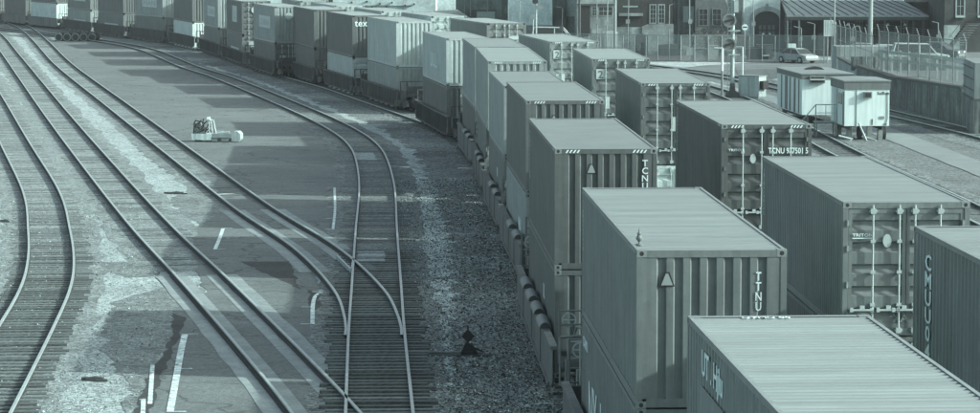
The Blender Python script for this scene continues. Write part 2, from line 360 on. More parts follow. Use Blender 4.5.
# ---------------------------------------------------------------- road markings
def marking(pts, w, z=0.024, ticks=True, label=None, hollow=False):
    q = [at(u, v, 0) for u, v in pts]; path = smooth([(p.x, p.y) for p in q], 0.4)
    mb = MB(); n = len(path); A = []; B = []
    for i in range(n):
        d, nr = frame(path, i); A.append(path[i] - nr * w / 2); B.append(path[i] + nr * w / 2)
    mb.add([(p.x, p.y, z) for p in A] + [(p.x, p.y, z) for p in B], [(i, n + i, n + i + 1, i + 1) for i in range(n - 1)])
    if ticks:
        for k in range(ticks):
            i = int((n - 1) * k / max(1, ticks - 1)); d, nr = frame(path, i); p = path[i] + (nr * w / 2 if marking.side > 0 else -nr * (w / 2 + 0.28)); e = p + nr * 0.28
            mb.add([(p.x, p.y, z), (e.x, e.y, z), (e.x + d.x * 0.09, e.y + d.y * 0.09, z), (p.x + d.x * 0.09, p.y + d.y * 0.09, z)], [(0, 1, 2, 3)])
    return struct(ob('road_marking', mb.mesh('road_marking', False), M_paint))
marking.side = 1
marking([(170, 413), (176, 380), (181, 352), (185, 335)], 0.17, ticks=3)
marking([(215, 250), (220, 238), (223, 229)], 0.13, ticks=3)
marking.side = -1
marking([(333, 230), (335, 210), (334.5, 188)], 0.10, ticks=5)
marking([(312.5, 325), (313, 305), (316, 296), (322, 293)], 0.12, ticks=3)
marking([(216, 195), (226, 194.5), (234, 194)], 0.3, ticks=0)
for u0, v0, u1, v1 in ((150, 405, 152.5, 366), (142.5, 425, 143.5, 400)):
    marking([(u0, v0), (u1, v1)], 0.11, ticks=0)
    marking([(u0 + (u1 - u0) * .55, v0 + (v1 - v0) * .55), (u0 + (u1 - u0) * .95, v0 + (v1 - v0) * .95)], 0.05, z=0.028, ticks=0).material_slots[0].link = 'OBJECT'

# ---------------------------------------------------------------- shipping containers
CW = 2.438
def corr_profile(W, out, slope, inn, depth):
    """list of (u, d) from 0..W, d = inward depth"""
    per = out + 2 * slope + inn; n = int((W - out) / per); pad = (W - n * per - out) / 2
    pr = [(0, 0)]; u = pad
    for k in range(n):
        pr += [(u + out, 0), (u + out + slope, depth), (u + out + slope + inn, depth), (u + per, 0)]; u += per
    pr.append((W, 0)); return pr
def container_meshes(L, h, cache={}):
    key = (L, h)
    if key in cache: return cache[key]
    hw = CW / 2; r = {}
    # frame: posts, rails
    mb = MB(); ps = 0.10
    for sx in (-1, 1):
        for sy in (-1, 1):
            x0, x1 = sorted((sx * hw, sx * (hw - ps))); y0, y1 = sorted((sy * L / 2, sy * (L / 2 - ps)))
            mb.box(x0, x1, y0, y1, 0.118, h - 0.118)
    for sx in (-1, 1):
        x0, x1 = sorted((sx * hw, sx * (hw - 0.06)))
        mb.box(x0, x1, -L / 2 + 0.178, L / 2 - 0.178, h - 0.085, h - 0.004)
        mb.box(x0, x1, -L / 2 + 0.178, L / 2 - 0.178, 0.02, 0.17)
    for sy in (-1, 1):
        y0, y1 = sorted((sy * L / 2, sy * (L / 2 - 0.06)))
        mb.box(-hw + 0.162, hw - 0.162, y0, y1, h - 0.118, h - 0.004)
        mb.box(-hw + 0.162, hw - 0.162, y0, y1, 0.02, 0.16)
    r['frame'] = mb.mesh('frame')
    # casting
    mb = MB().box(-0.081, 0.081, -0.089, 0.089, -0.059, 0.059)
    for a in (-1,):
        pass
    n = 10; ov = [(0.03 * math.cos(2 * math.pi * i / n), 0.042 * math.sin(2 * math.pi * i / n)) for i in range(n)]
    r['casting'] = mb.mesh('corner_casting')
    hb = MB()
    hb.prism([(p[0] * 1.2, p[1] * 0.9) for p in ov], -0.0915, 0.0915, 'y'); hb.prism([(p[1], p[0] * 1.1) for p in ov], -0.0835, 0.0835, 'x')
    r['hole'] = hb.mesh('casting_hole')
    # side wall (local at x=0 facing -x, spans y)
    pr = corr_profile(L - 0.2, 0.072, 0.068, 0.070, 0.036); m = len(pr)
    vs = []
    for u, d in pr: vs += [(d, u - (L - 0.2) / 2, 0.17), (d, u - (L - 0.2) / 2, h - 0.085)]
    me = bpy.data.meshes.new('side_wall'); me.from_pydata(vs, [], [(2 * i, 2 * i + 1, 2 * i + 3, 2 * i + 2) for i in range(m - 1)]); r['side'] = me
    pr = corr_profile(CW - 0.2, 0.112, 0.03, 0.100, 0.048); m = len(pr); vs = []
    for u, d in pr: vs += [(u - (CW - 0.2) / 2, d, 0.16), (u - (CW - 0.2) / 2, d, h - 0.118)]
    me = bpy.data.meshes.new('end_wall'); me.from_pydata(vs, [], [(2 * i, 2 * i + 2, 2 * i + 3, 2 * i + 1) for i in range(m - 1)]); r['end'] = me
    pr = corr_profile(L - 0.3, 0.10, 0.02, 0.09, 0.024); m = len(pr); vs = []
    for u, d in pr: vs += [(-hw + 0.06, u - (L - 0.3) / 2, h - 0.012 - d), (hw - 0.06, u - (L - 0.3) / 2, h - 0.012 - d)]
    k = len(vs)
    me = bpy.data.meshes.new('roof'); 
    fs = [(2 * i, 2 * i + 1, 2 * i + 3, 2 * i + 2) for i in range(m - 1)]
    for a, b in ((-L / 2 + 0.003, -L / 2 + 0.15), (L / 2 - 0.15, L / 2 - 0.003)):
        k = len(vs); vs += [(-hw + 0.165, a, h - 0.002), (hw - 0.165, a, h - 0.002), (hw - 0.165, b, h - 0.002), (-hw + 0.165, b, h - 0.002)]; fs.append((k, k + 1, k + 2, k + 3))
    # roof edge strips over the top rails
    for sx in (-1, 1):
        x0, x1 = sorted((sx * (hw - 0.003), sx * (hw - 0.058))); k = len(vs)
        vs += [(x0, -L / 2 + 0.18, h - 0.002), (x1, -L / 2 + 0.18, h - 0.002), (x1, L / 2 - 0.18, h - 0.002), (x0, L / 2 - 0.18, h - 0.002)]; fs.append((k, k + 1, k + 2, k + 3))
    me.from_pydata(vs, [], fs); r['roof'] = me
    # door leaf: spans x 0..w, front face at y=0 (outside is -y)
    wl = (CW - 0.2) / 2 - 0.012; z0, z1 = 0.165, h - 0.125; mb = MB()
    mb.box(0, 0.07, 0.0, 0.05, z0, z1); mb.box(wl - 0.07, wl, 0.0, 0.05, z0, z1); mb.box(0.07, wl - 0.07, 0.0, 0.05, z0, z0 + 0.09); mb.box(0.07, wl - 0.07, 0.0, 0.05, z1 - 0.09, z1)
    zz = z0 + 0.09; H = z1 - 0.09 - zz; nb = 5; per = H / nb; pr = [(zz, 0.012)]
    for b in range(nb):
        a = zz + b * per; pr += [(a + per * 0.22, 0.012), (a + per * 0.42, 0.062), (a + per * 0.62, 0.062), (a + per * 0.70, 0.012)]
    pr.append((zz + H, 0.012)); vs = []
    for z, d in pr: vs += [(0.07, d, z), (wl - 0.07, d, z)]
    mb.add(vs, [(2 * i, 2 * i + 1, 2 * i + 3, 2 * i + 2) for i in range(len(pr) - 1)])
    r['door'] = mb.mesh('door', False)
    mb = MB().box(-0.035, 0.04, -0.02, 0.0, -0.05, 0.05); mb.tube((-0.03, -0.02, -0.06), (-0.03, -0.02, 0.06), 0.022, 6); r['hinge'] = mb.mesh('hinge')
    mb = MB().tube((0, -0.045, 0.06), (0, -0.045, h - 0.05), 0.019, 8)
    for z in (0.12, h - 0.17): mb.box(-0.05, 0.05, -0.075, -0.004, z - 0.05, z + 0.05); mb.box(-0.075, 0.075, -0.05, -0.004, z - 0.02, z + 0.025)
    for z in (0.62, 1.25, h - 0.75): mb.box(-0.045, 0.045, -0.07, 0.0, z - 0.03, z + 0.03)
    r['rod'] = mb.mesh('locking_rod')
    mb = MB().box(-0.02, 0.42, -0.085, -0.06, -0.018, 0.018); mb.box(0.36, 0.43, -0.06, 0.0, -0.05, 0.04); mb.box(0.16, 0.25, -0.075, 0.0, 0.02, 0.08); mb.box(-0.03, 0.03, -0.09, -0.02, -0.04, 0.04)
    r['handle'] = mb.mesh('door_handle')
    # hazard stripes
    r['stripes'] = []
    for sx in (-1, 1):
      mb = MB(); mb2 = MB(); r['stripes'] += [mb, mb2]
      if True:
        for k in range(4):
            x = sx * (hw - 0.42) + (k - 1.5) * 0.088
            mb.add([(x - 0.04, -L / 2 - 0.004, h - 0.095), (x - 0.0, -L / 2 - 0.004, h - 0.095), (x + 0.05, -L / 2 - 0.004, h - 0.02), (x + 0.01, -L / 2 - 0.004, h - 0.02)], [(0, 1, 2, 3)])
            mb2.add([(-hw - 0.004, sx * (L / 2 - 0.55) + (k - 1.5) * 0.14 - 0.03, h - 0.075), (-hw - 0.004, sx * (L / 2 - 0.55) + (k - 1.5) * 0.14 + 0.03, h - 0.075), (-hw - 0.004, sx * (L / 2 - 0.55) + (k - 1.5) * 0.14 + 0.09, h - 0.015), (-hw - 0.004, sx * (L / 2 - 0.55) + (k - 1.5) * 0.14 + 0.03, h - 0.015)], [(0, 1, 2, 3)])
    r['stripes'] = [q.mesh('warning_stripes', False) for q in r['stripes']]
    mb = MB().prism([(-0.095, 0.02), (0.095, 0.02), (0.02, 0.21), (-0.02, 0.21)], -0.007, -0.0045, 'y'); r['tri'] = mb.mesh('warning_label')
    cache[key] = r; return r
NCON = 0
def container(loc, rz, L, h, col, roofm, label, end='wall', near=True, stripes=False, extra=None, group='shipping containers on the train'):
    """loc: base centre; -Y end faces the camera"""
    global NCON; NCON += 1
    r = container_meshes(L, h); hw = CW / 2
    t = thing('shipping_container', loc, rz, label, 'shipping container', group)
    ob('frame', r['frame'], col, t); ob('roof', r['roof'], roofm, t)
    ob('side_wall', r['side'], col, t, (-hw + 0.008, 0, 0)); ob('side_wall', r['side'], col, t, (hw - 0.008, 0, 0), math.pi)
    ob('end_wall', r['end'], col, t, (0, L / 2 - 0.008, 0), math.pi)
    if near:
        for sx in (-1, 1):
            for sy in (-1, 1):
                for z in (0.059, h - 0.059 + 0.004):
                    if sy > 0 and sx > 0 and z < 1: continue
                    c = ob('corner_casting', r['casting'], M_castm, t, (sx * (hw - 0.079), sy * (L / 2 - 0.087), z)); ob('hole', r['hole'], M_black, c)
    if end == 'wall':
        ob('end_wall', r['end'], col, t, (0, -L / 2 + 0.008, 0))
    else:
        y = -L / 2 + 0.012; rodm = M_steel
        for s in (-1, 1):
            dl = ob('door', r['door'], col, t, (-hw + 0.1 + 0.006 if s < 0 else 0.006, y, 0)); wl = (CW - 0.2) / 2 - 0.012
            xs = (wl * 0.42, wl * 0.88) if s < 0 else (wl * 0.14, wl * 0.58)
            for j, x in enumerate(xs):
                rd = ob('locking_rod', r['rod'], rodm, dl, (x, 0, 0))
                if near:
                    hd = ob('door_handle', r['handle'], rodm, dl, (x - 0.40, 0, 0.52))
            if near:
                for z in (0.4, 1.0, 1.7, h - 0.4): ob('hinge', r['hinge'], col, dl, (0.0 if s < 0 else wl, 0, z))
    for q in (r['stripes'] if stripes else ()): ob('warning_stripes', q, M_white, t)
    if extra: extra(t, L, h)
    return t
def tri(t, L, h, x=-0.72, z=None):
    r = container_meshes(L, h); ob('label_rim', MB().prism([(-0.125, 0), (0.125, 0), (0.04, 0.235), (-0.04, 0.235)], -0.004, 0.0, 'y'), M_black, t, (x, -L / 2 + 0.002, h - 0.59 if z is None else z)); o = ob('warning_label', r['tri'], mat('label_pale', 0.3, 0.6, 0.05), t, (x, -L / 2 + 0.002, h - 0.59 if z is None else z)); return o
def oval(t, x, y, z, rx=0.1, rz=0.17, name='door_sticker'):
    mb = MB().prism([(rx * math.cos(2 * math.pi * i / 18), rz * math.sin(2 * math.pi * i / 18)) for i in range(18)], -0.004, 0.0, 'y'); return ob(name, mb, mat('sticker_pale', 0.45, 0.6, 0.05), t, (x, y, z))

def side_code(text, yoff=None, size=0.12, z=None):
    def fn(t, L, h): letter(text, size, t, (-CW / 2 - 0.002, (L / 2 - 0.45) if yoff is None else yoff, h - 0.35 if z is None else z), 'left', M_white, vertical=True)
    return fn

# placements from the picture: front-left top corner px, rear-left px (gives the heading), top height
def place(fl, rlu, ztop, L):
    F = at(fl[0], fl[1], ztop); k = (rlu - 490) / FPX
    a = 0.0
    for _ in range(40):
        y = F.y + L * math.cos(a); x = k * y * 1.003; s_ = max(-0.9, min(0.9, (x - F.x) / L)); a = math.asin(s_)
    d = Vector((math.sin(a), math.cos(a))); n = Vector((d.y, -d.x)); c = Vector((F.x, F.y)) + d * L / 2 + n * CW / 2
    return c, -a
STD, HC = 2.591, 2.896
L40, L53 = 12.192, 16.154
UNITS1 = []; UNITS2 = []
def stack(reg, c, rz, L, top, hu, hl, cu, cl, ru, lab_u, lab_l, eu='wall', el='wall', su=False, xu=None, xl=None, near=True, Ll=None):
    zb = top - hu
    container((c.x, c.y, zb), rz, L, hu, cu, ru, lab_u, eu, near, su, xu)
    if lab_l: container((c.x, c.y, zb - 0.012 - hl), rz, Ll or L, hl, cl, M_roofs[2], lab_l, el, near, False, xl)
    reg.append((c, rz, max(L, 12.19), zb - 0.012 - hl))

def xA(t, L, h):
    tri(t, L, h, -0.73); letter('TTNU 56', 0.20, t, (0.76, -L / 2 - 0.002, h - 0.50), 'front', M_white, True, squeeze=0.75)
    letter('TTNU5607412', 0.115, t, (-CW / 2 - 0.002, L / 2 - 0.35, h - 0.30), 'left', M_white, True)

def xAl(t, L, h):
    letter('CAMU', 0.3, t, (-CW / 2 - 0.002, L / 2 - 1.1, h - 0.55), 'left', M_white, squeeze=1.5); letter('NYul', 1.5, t, (-CW / 2 - 0.002, 2.6, 0.5), 'left', M_white)
def xB(t, L, h):
    tri(t, L, h, -0.35); letter('TCNU', 0.22, t, (0.93, -L / 2 - 0.002, h - 0.42), 'front', M_white, True); letter('TCNU4186307', 0.15, t, (-CW / 2 - 0.002, L / 2 - 0.6, h - 0.4), 'left', M_white, True)
def xC(t, L, h):
    tri(t, L, h, -0.35, h - 0.68)
c, a = place((637, 250.5), 582, 5.70, L40); A_c, A_a = c, a
stack(UNITS1, c, a, L40, 5.70, STD, STD, PC['ash'], PC['ash'], M_roofs[0], 'upper container with TTNU 56 down its ribbed front, a finial on its roof corner', 'dark lower container with big white letters on its side, under the TTNU 56 container', xu=xA, xl=xAl)
c, a = place((555, 149), 529, 5.75, L40)
stack(UNITS1, c, a, L40, 5.75, HC, STD, paint('soot', 0.115), PC['slate'], M_roof_spotted, 'dark upper container with a speckled roof and corner stripes, directly behind the TTNU 56 container', 'dark lower container under the one with the speckled roof', su=True, xu=xB, xl=lambda t, L, h: letter('UL', 0.5, t, (-CW / 2 - 0.002, -1.5, h - 1.2), 'left', M_white))
c, a = place((526, 100.5), 506.6, 5.75, L40)
stack(UNITS1, c, a, L40, 5.75, HC, STD, PC['slate'], PC['grey'], M_roofs[2], 'dark upper container with a worn grey roof, second behind the TTNU 56 container', 'grey lower container with white side letters, third stack behind the nearest roof', su=True, xu=xC, xl=lambda t, L, h: letter('MIH', 0.9, t, (-CW / 2 - 0.002, -2.5, 0.9), 'left', M_white))
c, a = place((504, 85.7), 489, 5.43, L40)
stack(UNITS1, c, a, L40, 5.43, STD, STD, PC['grey'], PC['ash'], M_roofs[2], 'low grey upper container mostly hidden behind the one with the worn grey roof', 'lower container under the low grey one', el='wall', xl=lambda t, L, h: letter('UN', 0.5, t, (-CW / 2 - 0.002, -1.0, h - 1.1), 'left', M_white))
c, a = place((488, 61.2), 476, 5.72, L53)
stack(UNITS1, c, a, L53, 5.72, HC, STD, PC['grey'], PC['ash'], M_roofs[1], 'long pale upper container with dark and light ribs just under its striped roof edge', 'dark lower container under the long pale one', su=True, Ll=L40)
c, a = place((475, 46.5), 462.6, 5.72, L40)
stack(UNITS1, c, a, L40, 5.72, HC, STD, PC['grey'], PC['slate'], M_roofs[0], 'plain grey upper container between the long pale one and the white one with a crest', 'dark lower container between the long pale stack and the white crested stack', su=True)
def xG(t, L, h):
    letter('UUL', 1.15, t, (-CW / 2 - 0.002, 0.3, 0.8), 'left', M_white, squeeze=1.5)
c, a = place((446.3, 38.2), 423, 5.43, L40)
stack(UNITS1, c, a, L40, 5.43, STD, STD, PC['silver'], PC['slate'], M_roofs[1], 'whitish upper container with bright ribs and tall white side letters where the train bends', 'dark lower container with a small triangle label, under the whitish one at the bend', xu=xG, xl=lambda t, L, h: tri(t, L, h, -0.4), stripes=False if False else None) if False else \
stack(UNITS1, c, a, L40, 5.43, STD, STD, PC['silver'], PC['slate'], M_roofs[1], 'whitish upper container with bright ribs and tall white side letters where the train bends', 'dark lower container with a small triangle label, under the whitish one at the bend', xu=xG, xl=lambda t, L, h: tri(t, L, h, -0.4))
c, a = place((396.3, 21.4), 368, 5.60, L40)
stack(UNITS1, c, a, L40, 5.60, HC, STD, PC['silver'], PC['grey'], M_roofs[1], 'pale grey upper container with wide bright ribs, just right of the one marked tex', 'grey lower container under the pale one with wide bright ribs', su=False)
c, a = place((352.4, 15.3), 328, 5.55, L40)
stack(UNITS1, c, a, L40, 5.55, HC, STD, PC['slate'], PC['silver'], M_roofs[1], 'dark upper container marked tex in white letters at the top of its ribbed end', 'pale lower container with a door end, under the one marked tex', el='door', near=False, xu=lambda t, L, h: letter('tex', 0.66, t, (-0.62, -L / 2 - 0.004, h - 0.75), 'front', M_white), xl=lambda t, L, h: oval(t, -0.7, -L / 2, h - 0.8, 0.25, 0.25))
c, a = place((314, 9.4), 294.3, 5.60, L40)
stack(UNITS1, c, a, L40, 5.60, HC, STD, PC['slate'], PC['slate'], M_roofs[1], 'plain dark upper container next to the left of the one marked tex', 'plain dark lower container next to the left of the pale one with a door end', near=False)
def badge(t, L, h, y=0.0, z=1.2, w=1.9, hh=1.0, text=None):
    w = 6.4 if w > 2 else 3.6; y = -0.4
    mb = MB().box(-0.004, 0, -w / 2, w / 2, 0, hh); b = ob('side_badge', mb, mat('badge_pale', 0.5, 0.6, 0.1), t, (-CW / 2 - 0.002, y, z))
    if text:
        k_ = textmesh(text, hh * 0.75); wt = max(0.1, k_.vertices and max(v.co.x for v in k_.vertices) * 2 or 1.0)
        letter(text, hh * 0.75, b, (-0.006, 0, hh * 0.22), 'left', PC['grey'], squeeze=(w * 0.8) / wt if len(text) > 1 else 2.5)
def on_path(y, side=1):
    x, d = path_x(T1 if side == 1 else T2, y); return Vector((x, y)), -math.atan2(d.x, d.y)
c = on_path(237); stack(UNITS1, c[0], c[1], L40, 5.55, HC, STD, PC['grey'], PC['slate'], M_roofs[1], 'upper container with a pale block of writing and a round white disc on its ribs', 'dark lower container with a door end, under the one with the round white disc', el='door', near=False,
    xu=lambda t, L, h: (badge(t, L, h, 0.5, 1.1, 2.6, 0.95, 'CHINA'), oval(t, -0.1, -L / 2, h - 0.75, 0.28, 0.28)), xl=lambda t, L, h: oval(t, -0.6, -L / 2, h - 1.0, 0.25, 0.1))
far = [  # y of centre, upper colour, lower colour, label, options
 (257, 'slate', 'ash', 'door', 'door', 'container with doors facing the camera and a pale L on its side', 'lower container with doors, a round white disc and a pale block of writing', 'L', 'CHINA'),
 (276, 'grey', 'ash', 'wall', 'wall', 'container with bright ribs and a pale block of writing on its side', 'dark lower container with bright ribs, right of the white one', 'CHINA', None),
 (296, 'slate', 'chalk', 'wall', 'wall', 'dark upper container above the white one', 'white lower container with white ribs', None, None),
 (314, 'grey', 'ash', 'wall', 'wall', 'upper container with a pale block of writing, two left of the bright-ribbed pair', 'plain dark lower container just left of the white one', 'HAN', None),
 (330, 'slate', 'ash', 'wall', 'wall', 'dark upper container above the one with a white word plate low on its side', 'lower container with a white word plate low on its side', None, 'CRONOS'),
 (346, 'ash', 'grey', 'wall', 'wall', 'upper container with white writing, above the wheelsets laid in a row', 'lower container with slanted white writing, above the wheelsets laid in a row', 'Cronos', 'Cronos')]
for i, (y, cu, cl, eu, el, lu, ll, tu, tl) in enumerate(far):
    c = on_path(y)
    def mk(txt, disc=False, low=False):
        def fn(t, L, h):
            if txt: badge(t, L, h, 0.5, 0.5 if low else 1.0, 2.8 if len(txt) > 1 else 1.3, 0.95 if len(txt) > 1 else 1.4, txt)
            if disc: oval(t, -0.15 if not low else -0.4, -L / 2 - 0.05, h - 0.75, 0.28, 0.28)
        return fn
    stack(UNITS1, c[0], c[1], L40, 5.55, HC, STD, PC[cu], PC[cl], M_roofs[1], lu, ll, eu, el, near=False, xu=mk(tu, i in (0, 1, 4)), xl=mk(tl, i in (0,), True))
# the far cars: single containers and half loads
for y, col, hh, lab in ((362, 'cream', STD, 'white container riding low in its car, above the row of wheelsets'), (376, 'slate', HC, 'dark single container above a pale car side, third from the left frame edge'),
                        (391, 'slate', HC, 'dark container standing right beside the bright white one at the left frame edge'), (406, 'chalk', STD, 'bright white container near the left frame edge'), (421, 'slate', HC, 'dark container cut by the left frame edge')):
    c = on_path(y); container((c[0].x, c[0].y, 0.5), c[1], L40, hh, PC[col], M_roofs[1], lab, near=False); UNITS1.append((c[0], c[1], 12.2, 0.5))
    if y in (362, 376, 391): container((c[0].x, c[0].y, 0.5 + hh + 0.012), c[1], L40, HC, PC['slate' if y != 391 else 'grey'], M_roofs[1], {362: 'dark upper container stacked on the low white one', 376: 'dark upper container left of the one on the low white box', 391: 'grey upper container next to the bright white one at the left'}[y], near=False)
def xa(t, L, h):
    letter('UT . Hjlu', 0.46, t, (-CW / 2 - 0.002, L / 2 - 2.6, h - 0.55), 'left', M_white, squeeze=1.2)
    o = letter('UTMU 00', 0.16, t, (-0.2, L / 2 - 0.30, h + 0.003), 'front', M_white); o.rotation_euler = (0, 0, 0)
    mb = MB().box(-0.004, 0, -1.1, 1.1, 0, 1.3); ob('side_patch', mb, mat('patch_paint', 0.2, 0.7, 0.2, 2), t, (-CW / 2 - 0.002, L / 2 - 2.6, h - 2.0))
# nearest container of the left train: only its roof and left side show
RLa = at(687.5, 316, 5.70); ax = -R(3.2); d = Vector((-math.sin(-ax), math.cos(ax))); a_rz = R(3.0)
dd = Vector((-math.sin(a_rz), math.cos(a_rz))); nn = Vector((dd.y, -dd.x)); ca = Vector((RLa.x, RLa.y)) - dd * L40 / 2 + nn * CW / 2
stack(UNITS1, ca, a_rz, L40, 5.70, STD, STD, PC['ash'], PC['slate'], M_roofs[1], 'nearest container at the bottom of the picture, its ridged stained roof filling the corner', None, xu=xa)
# ---- right train
def xk(t, L, h): letter('CMUU04', 0.36, t, (-CW / 2 - 0.002, L / 2 - 1.3, h - 0.60), 'left', M_white, True, squeeze=2.2)
RLk = at(914, 226, 5.9); k_rz = R(2.6); dd = Vector((-math.sin(k_rz), math.cos(k_rz))); nn = Vector((dd.y, -dd.x)); ck = Vector((RLk.x, RLk.y)) - dd * L40 / 2 + nn * CW / 2
stack(UNITS2, ck, k_rz, L40, 5.9, HC, STD, PC['ash'], PC['slate'], M_roofs[0], 'container cut by the right frame edge, large white letters down its side', None, xu=xk)
def xb(t, L, h):
    letter('TRITON', 0.085, t, (-0.84, -L / 2 - 0.004, h - 0.66), 'front', M_white, squeeze=1.3); mb = MB().box(-0.2, 0.2, -0.004, 0, 0, 0.018); ob('underline', mb, M_white, t, (-0.84, -L / 2 - 0.003, h - 0.70))
    oval(t, -0.37, -L / 2 - 0.004, h - 0.74, 0.085, 0.13); letter('XA', 0.22, t, (-0.1, -L / 2 - 0.004, 0.28), 'front', M_castm)
    letter('TRLU6308142', 0.12, t, (-CW / 2 - 0.002, L / 2 - 0.4, h - 0.35), 'left', M_white, True)
c, a = place((843.5, 202.4), 762, 5.70, L40)
stack(UNITS2, c, a, L40, 5.70, STD, STD, PC['ash'], PC['slate'], M_roofs[0], 'container with TRITON and a white oval on its door, left of the frame edge one', 'lower container under the one marked TRITON', 'door', 'door', xu=xb)
def xc(t, L, h):
    letter('TRITON', 0.09, t, (-0.82, -L / 2 - 0.004, h - 0.72), 'front', M_white, squeeze=1.3); oval(t, -0.37, -L / 2 - 0.004, h - 0.92, 0.08, 0.13)
    letter('TCNU 977501 5', 0.22, t, (0.58, -L / 2 - 0.055, h - 0.78), 'front', M_white, squeeze=0.72); letter('45G1', 0.16, t, (0.66, -L / 2 - 0.055, h - 0.99), 'front', M_white)
    letter('TCNU9775015', 0.15, t, (-CW / 2 - 0.002, L / 2 - 0.5, h - 0.3), 'left', M_white, True)
c, a = place((721.8, 124.5), 675.5, 5.75, L40)
stack(UNITS2, c, a, L40, 5.75, HC, STD, PC['ink'], PC['ash'], M_roofs[0], 'dark container with TCNU 977501 5 in white on its right door leaf', 'lower container under the one marked TCNU 977501 5', 'door', 'door', True, xc)
def xd(t, L, h):
    mb = MB().box(-0.2, 0.2, -0.004, 0, 0, 0.5); ob('door_sticker', mb, mat('badge_pale', 0.5, 0.6, 0.1), t, (0.1, -L / 2 - 0.004, 1.2)); letter('TRLU 530207', 0.2, t, (0.62, -L / 2 - 0.05, h - 0.75), 'front', M_steel, squeeze=0.72)
def xdl(t, L, h): letter('Lloyd', 0.42, t, (0.0, -L / 2 - 0.05, h - 1.15), 'front', PC['ink'])
c, a = place((641, 83), 615, 5.70, L40)
stack(UNITS2, c, a, L40, 5.70, HC, STD, PC['slate'], PC['cream'], M_roofs[0], 'dark container with stripes over its doors, right behind the TCNU 977501 5 container', 'pale lower container with Lloyd on its doors', 'door', 'door', True, xd, xdl)
def xe(t, L, h):
    mb = MB().box(-0.19, 0.19, -0.004, 0, 0, 0.42); b = ob('door_sign', mb, mat('badge_pale', 0.5, 0.6, 0.1), t, (-0.86, -L / 2 - 0.004, h - 0.85)); letter('2', 0.46, b, (0, -0.008, 0.04), 'front', PC['slate'])
    tri(t, L, h, 0.1, 0.9); mb = MB().box(-0.22, 0.22, -0.004, 0, 0, 0.5); ob('door_sticker', mb, mat('badge_pale', 0.5, 0.6, 0.1), t, (-0.7, -L / 2 - 0.004, 0.8))
c, a = place((592.2, 58.8), 573, 5.72, L40)
stack(UNITS2, c, a, L40, 5.72, HC, STD, PC['ash'], PC['ash'], M_roofs[1], 'grey container whose doors carry a white sign with a bent arrow, nearer of two alike', 'lower container under the nearer one with the bent arrow sign', 'door', 'door', True, xe)
c, a = place((550, 41.4), 518.4, 5.72, L40)
stack(UNITS2, c, a, L40, 5.72, HC, STD, paint('mist', 0.22), PC['grey'], M_roofs[1], 'pale grey container, doors with a white bent arrow sign, farther of two alike', 'lower container under the farther one with the bent arrow sign', 'door', 'door', True, xe)
c, a = place((487, 22.9), 450.4, 5.66, L40)
stack(UNITS2, c, a, L40, 5.66, HC, STD, PC['ash'], PC['slate'], M_roofs[1], 'container with dark doors and bright locking rods below the stained concrete wall', 'lower container under the one below the stained concrete wall', 'door', 'door', xu=lambda t, L, h: badge and oval(t, 0.5, -L / 2 - 0.05, h - 0.9, 0.4, 0.12), near=False)
c, a = place((431, 16), 401.4, 5.66, L40)
stack(UNITS2, c, a, L40, 5.66, HC, STD, PC['silver'], PC['slate'], M_roofs[1], 'pale container with white doors, behind the pale one with wide bright ribs', 'lower container under the pale one with white doors', 'door', 'door', near=False)
for y, top, lab, kcol in ((222, 5.55, 'pale container of the right train just behind the one marked tex', 'silver'), (243, 5.5, 'farthest pale container roof of the right train, behind the plain dark one', 'silver'), (263, 5.45, 'container roof of the right train behind the one with the round disc', 'grey')):
    c = on_path(y, 2); stack(UNITS2, c[0], c[1], L40, top, HC, STD, PC[kcol], PC['slate'], M_roofs[1], lab, 'lower ' + lab.replace('farthest ', 'far ').replace(' of the right train', ''), 'door', 'wall', near=False)

# finial ornament on the roof corner of the TTNU container
dA = Vector((-math.sin(A_a), math.cos(A_a))); nA = Vector((dA.y, -dA.x))
pf = A_c - dA * (L40 / 2 - 0.9) - nA * (CW / 2 - 0.12)
mb = MB(); prof = [(0.10, 0), (0.10, 0.03), (0.035, 0.05), (0.03, 0.10), (0.085, 0.17), (0.09, 0.21), (0.045, 0.29), (0.06, 0.33), (0.018, 0.40), (0.012, 0.47), (0.002, 0.50)]
prof = [(r_ * 0.62, z_ * 0.58) for r_, z_ in prof]
for (r0, z0), (r1, z1) in zip(prof, prof[1:]): mb.tube((0, 0, z0), (0, 0, z1 + 0.0005), r0, 10, r1)
tag(ob('roof_finial', mb, mat('finial_iron', 0.16, 0.6, 0.2, 6), None, (pf.x, pf.y, 5.692)), 'small spired dark ornament standing on the roof corner of the TTNU 56 container', 'finial')

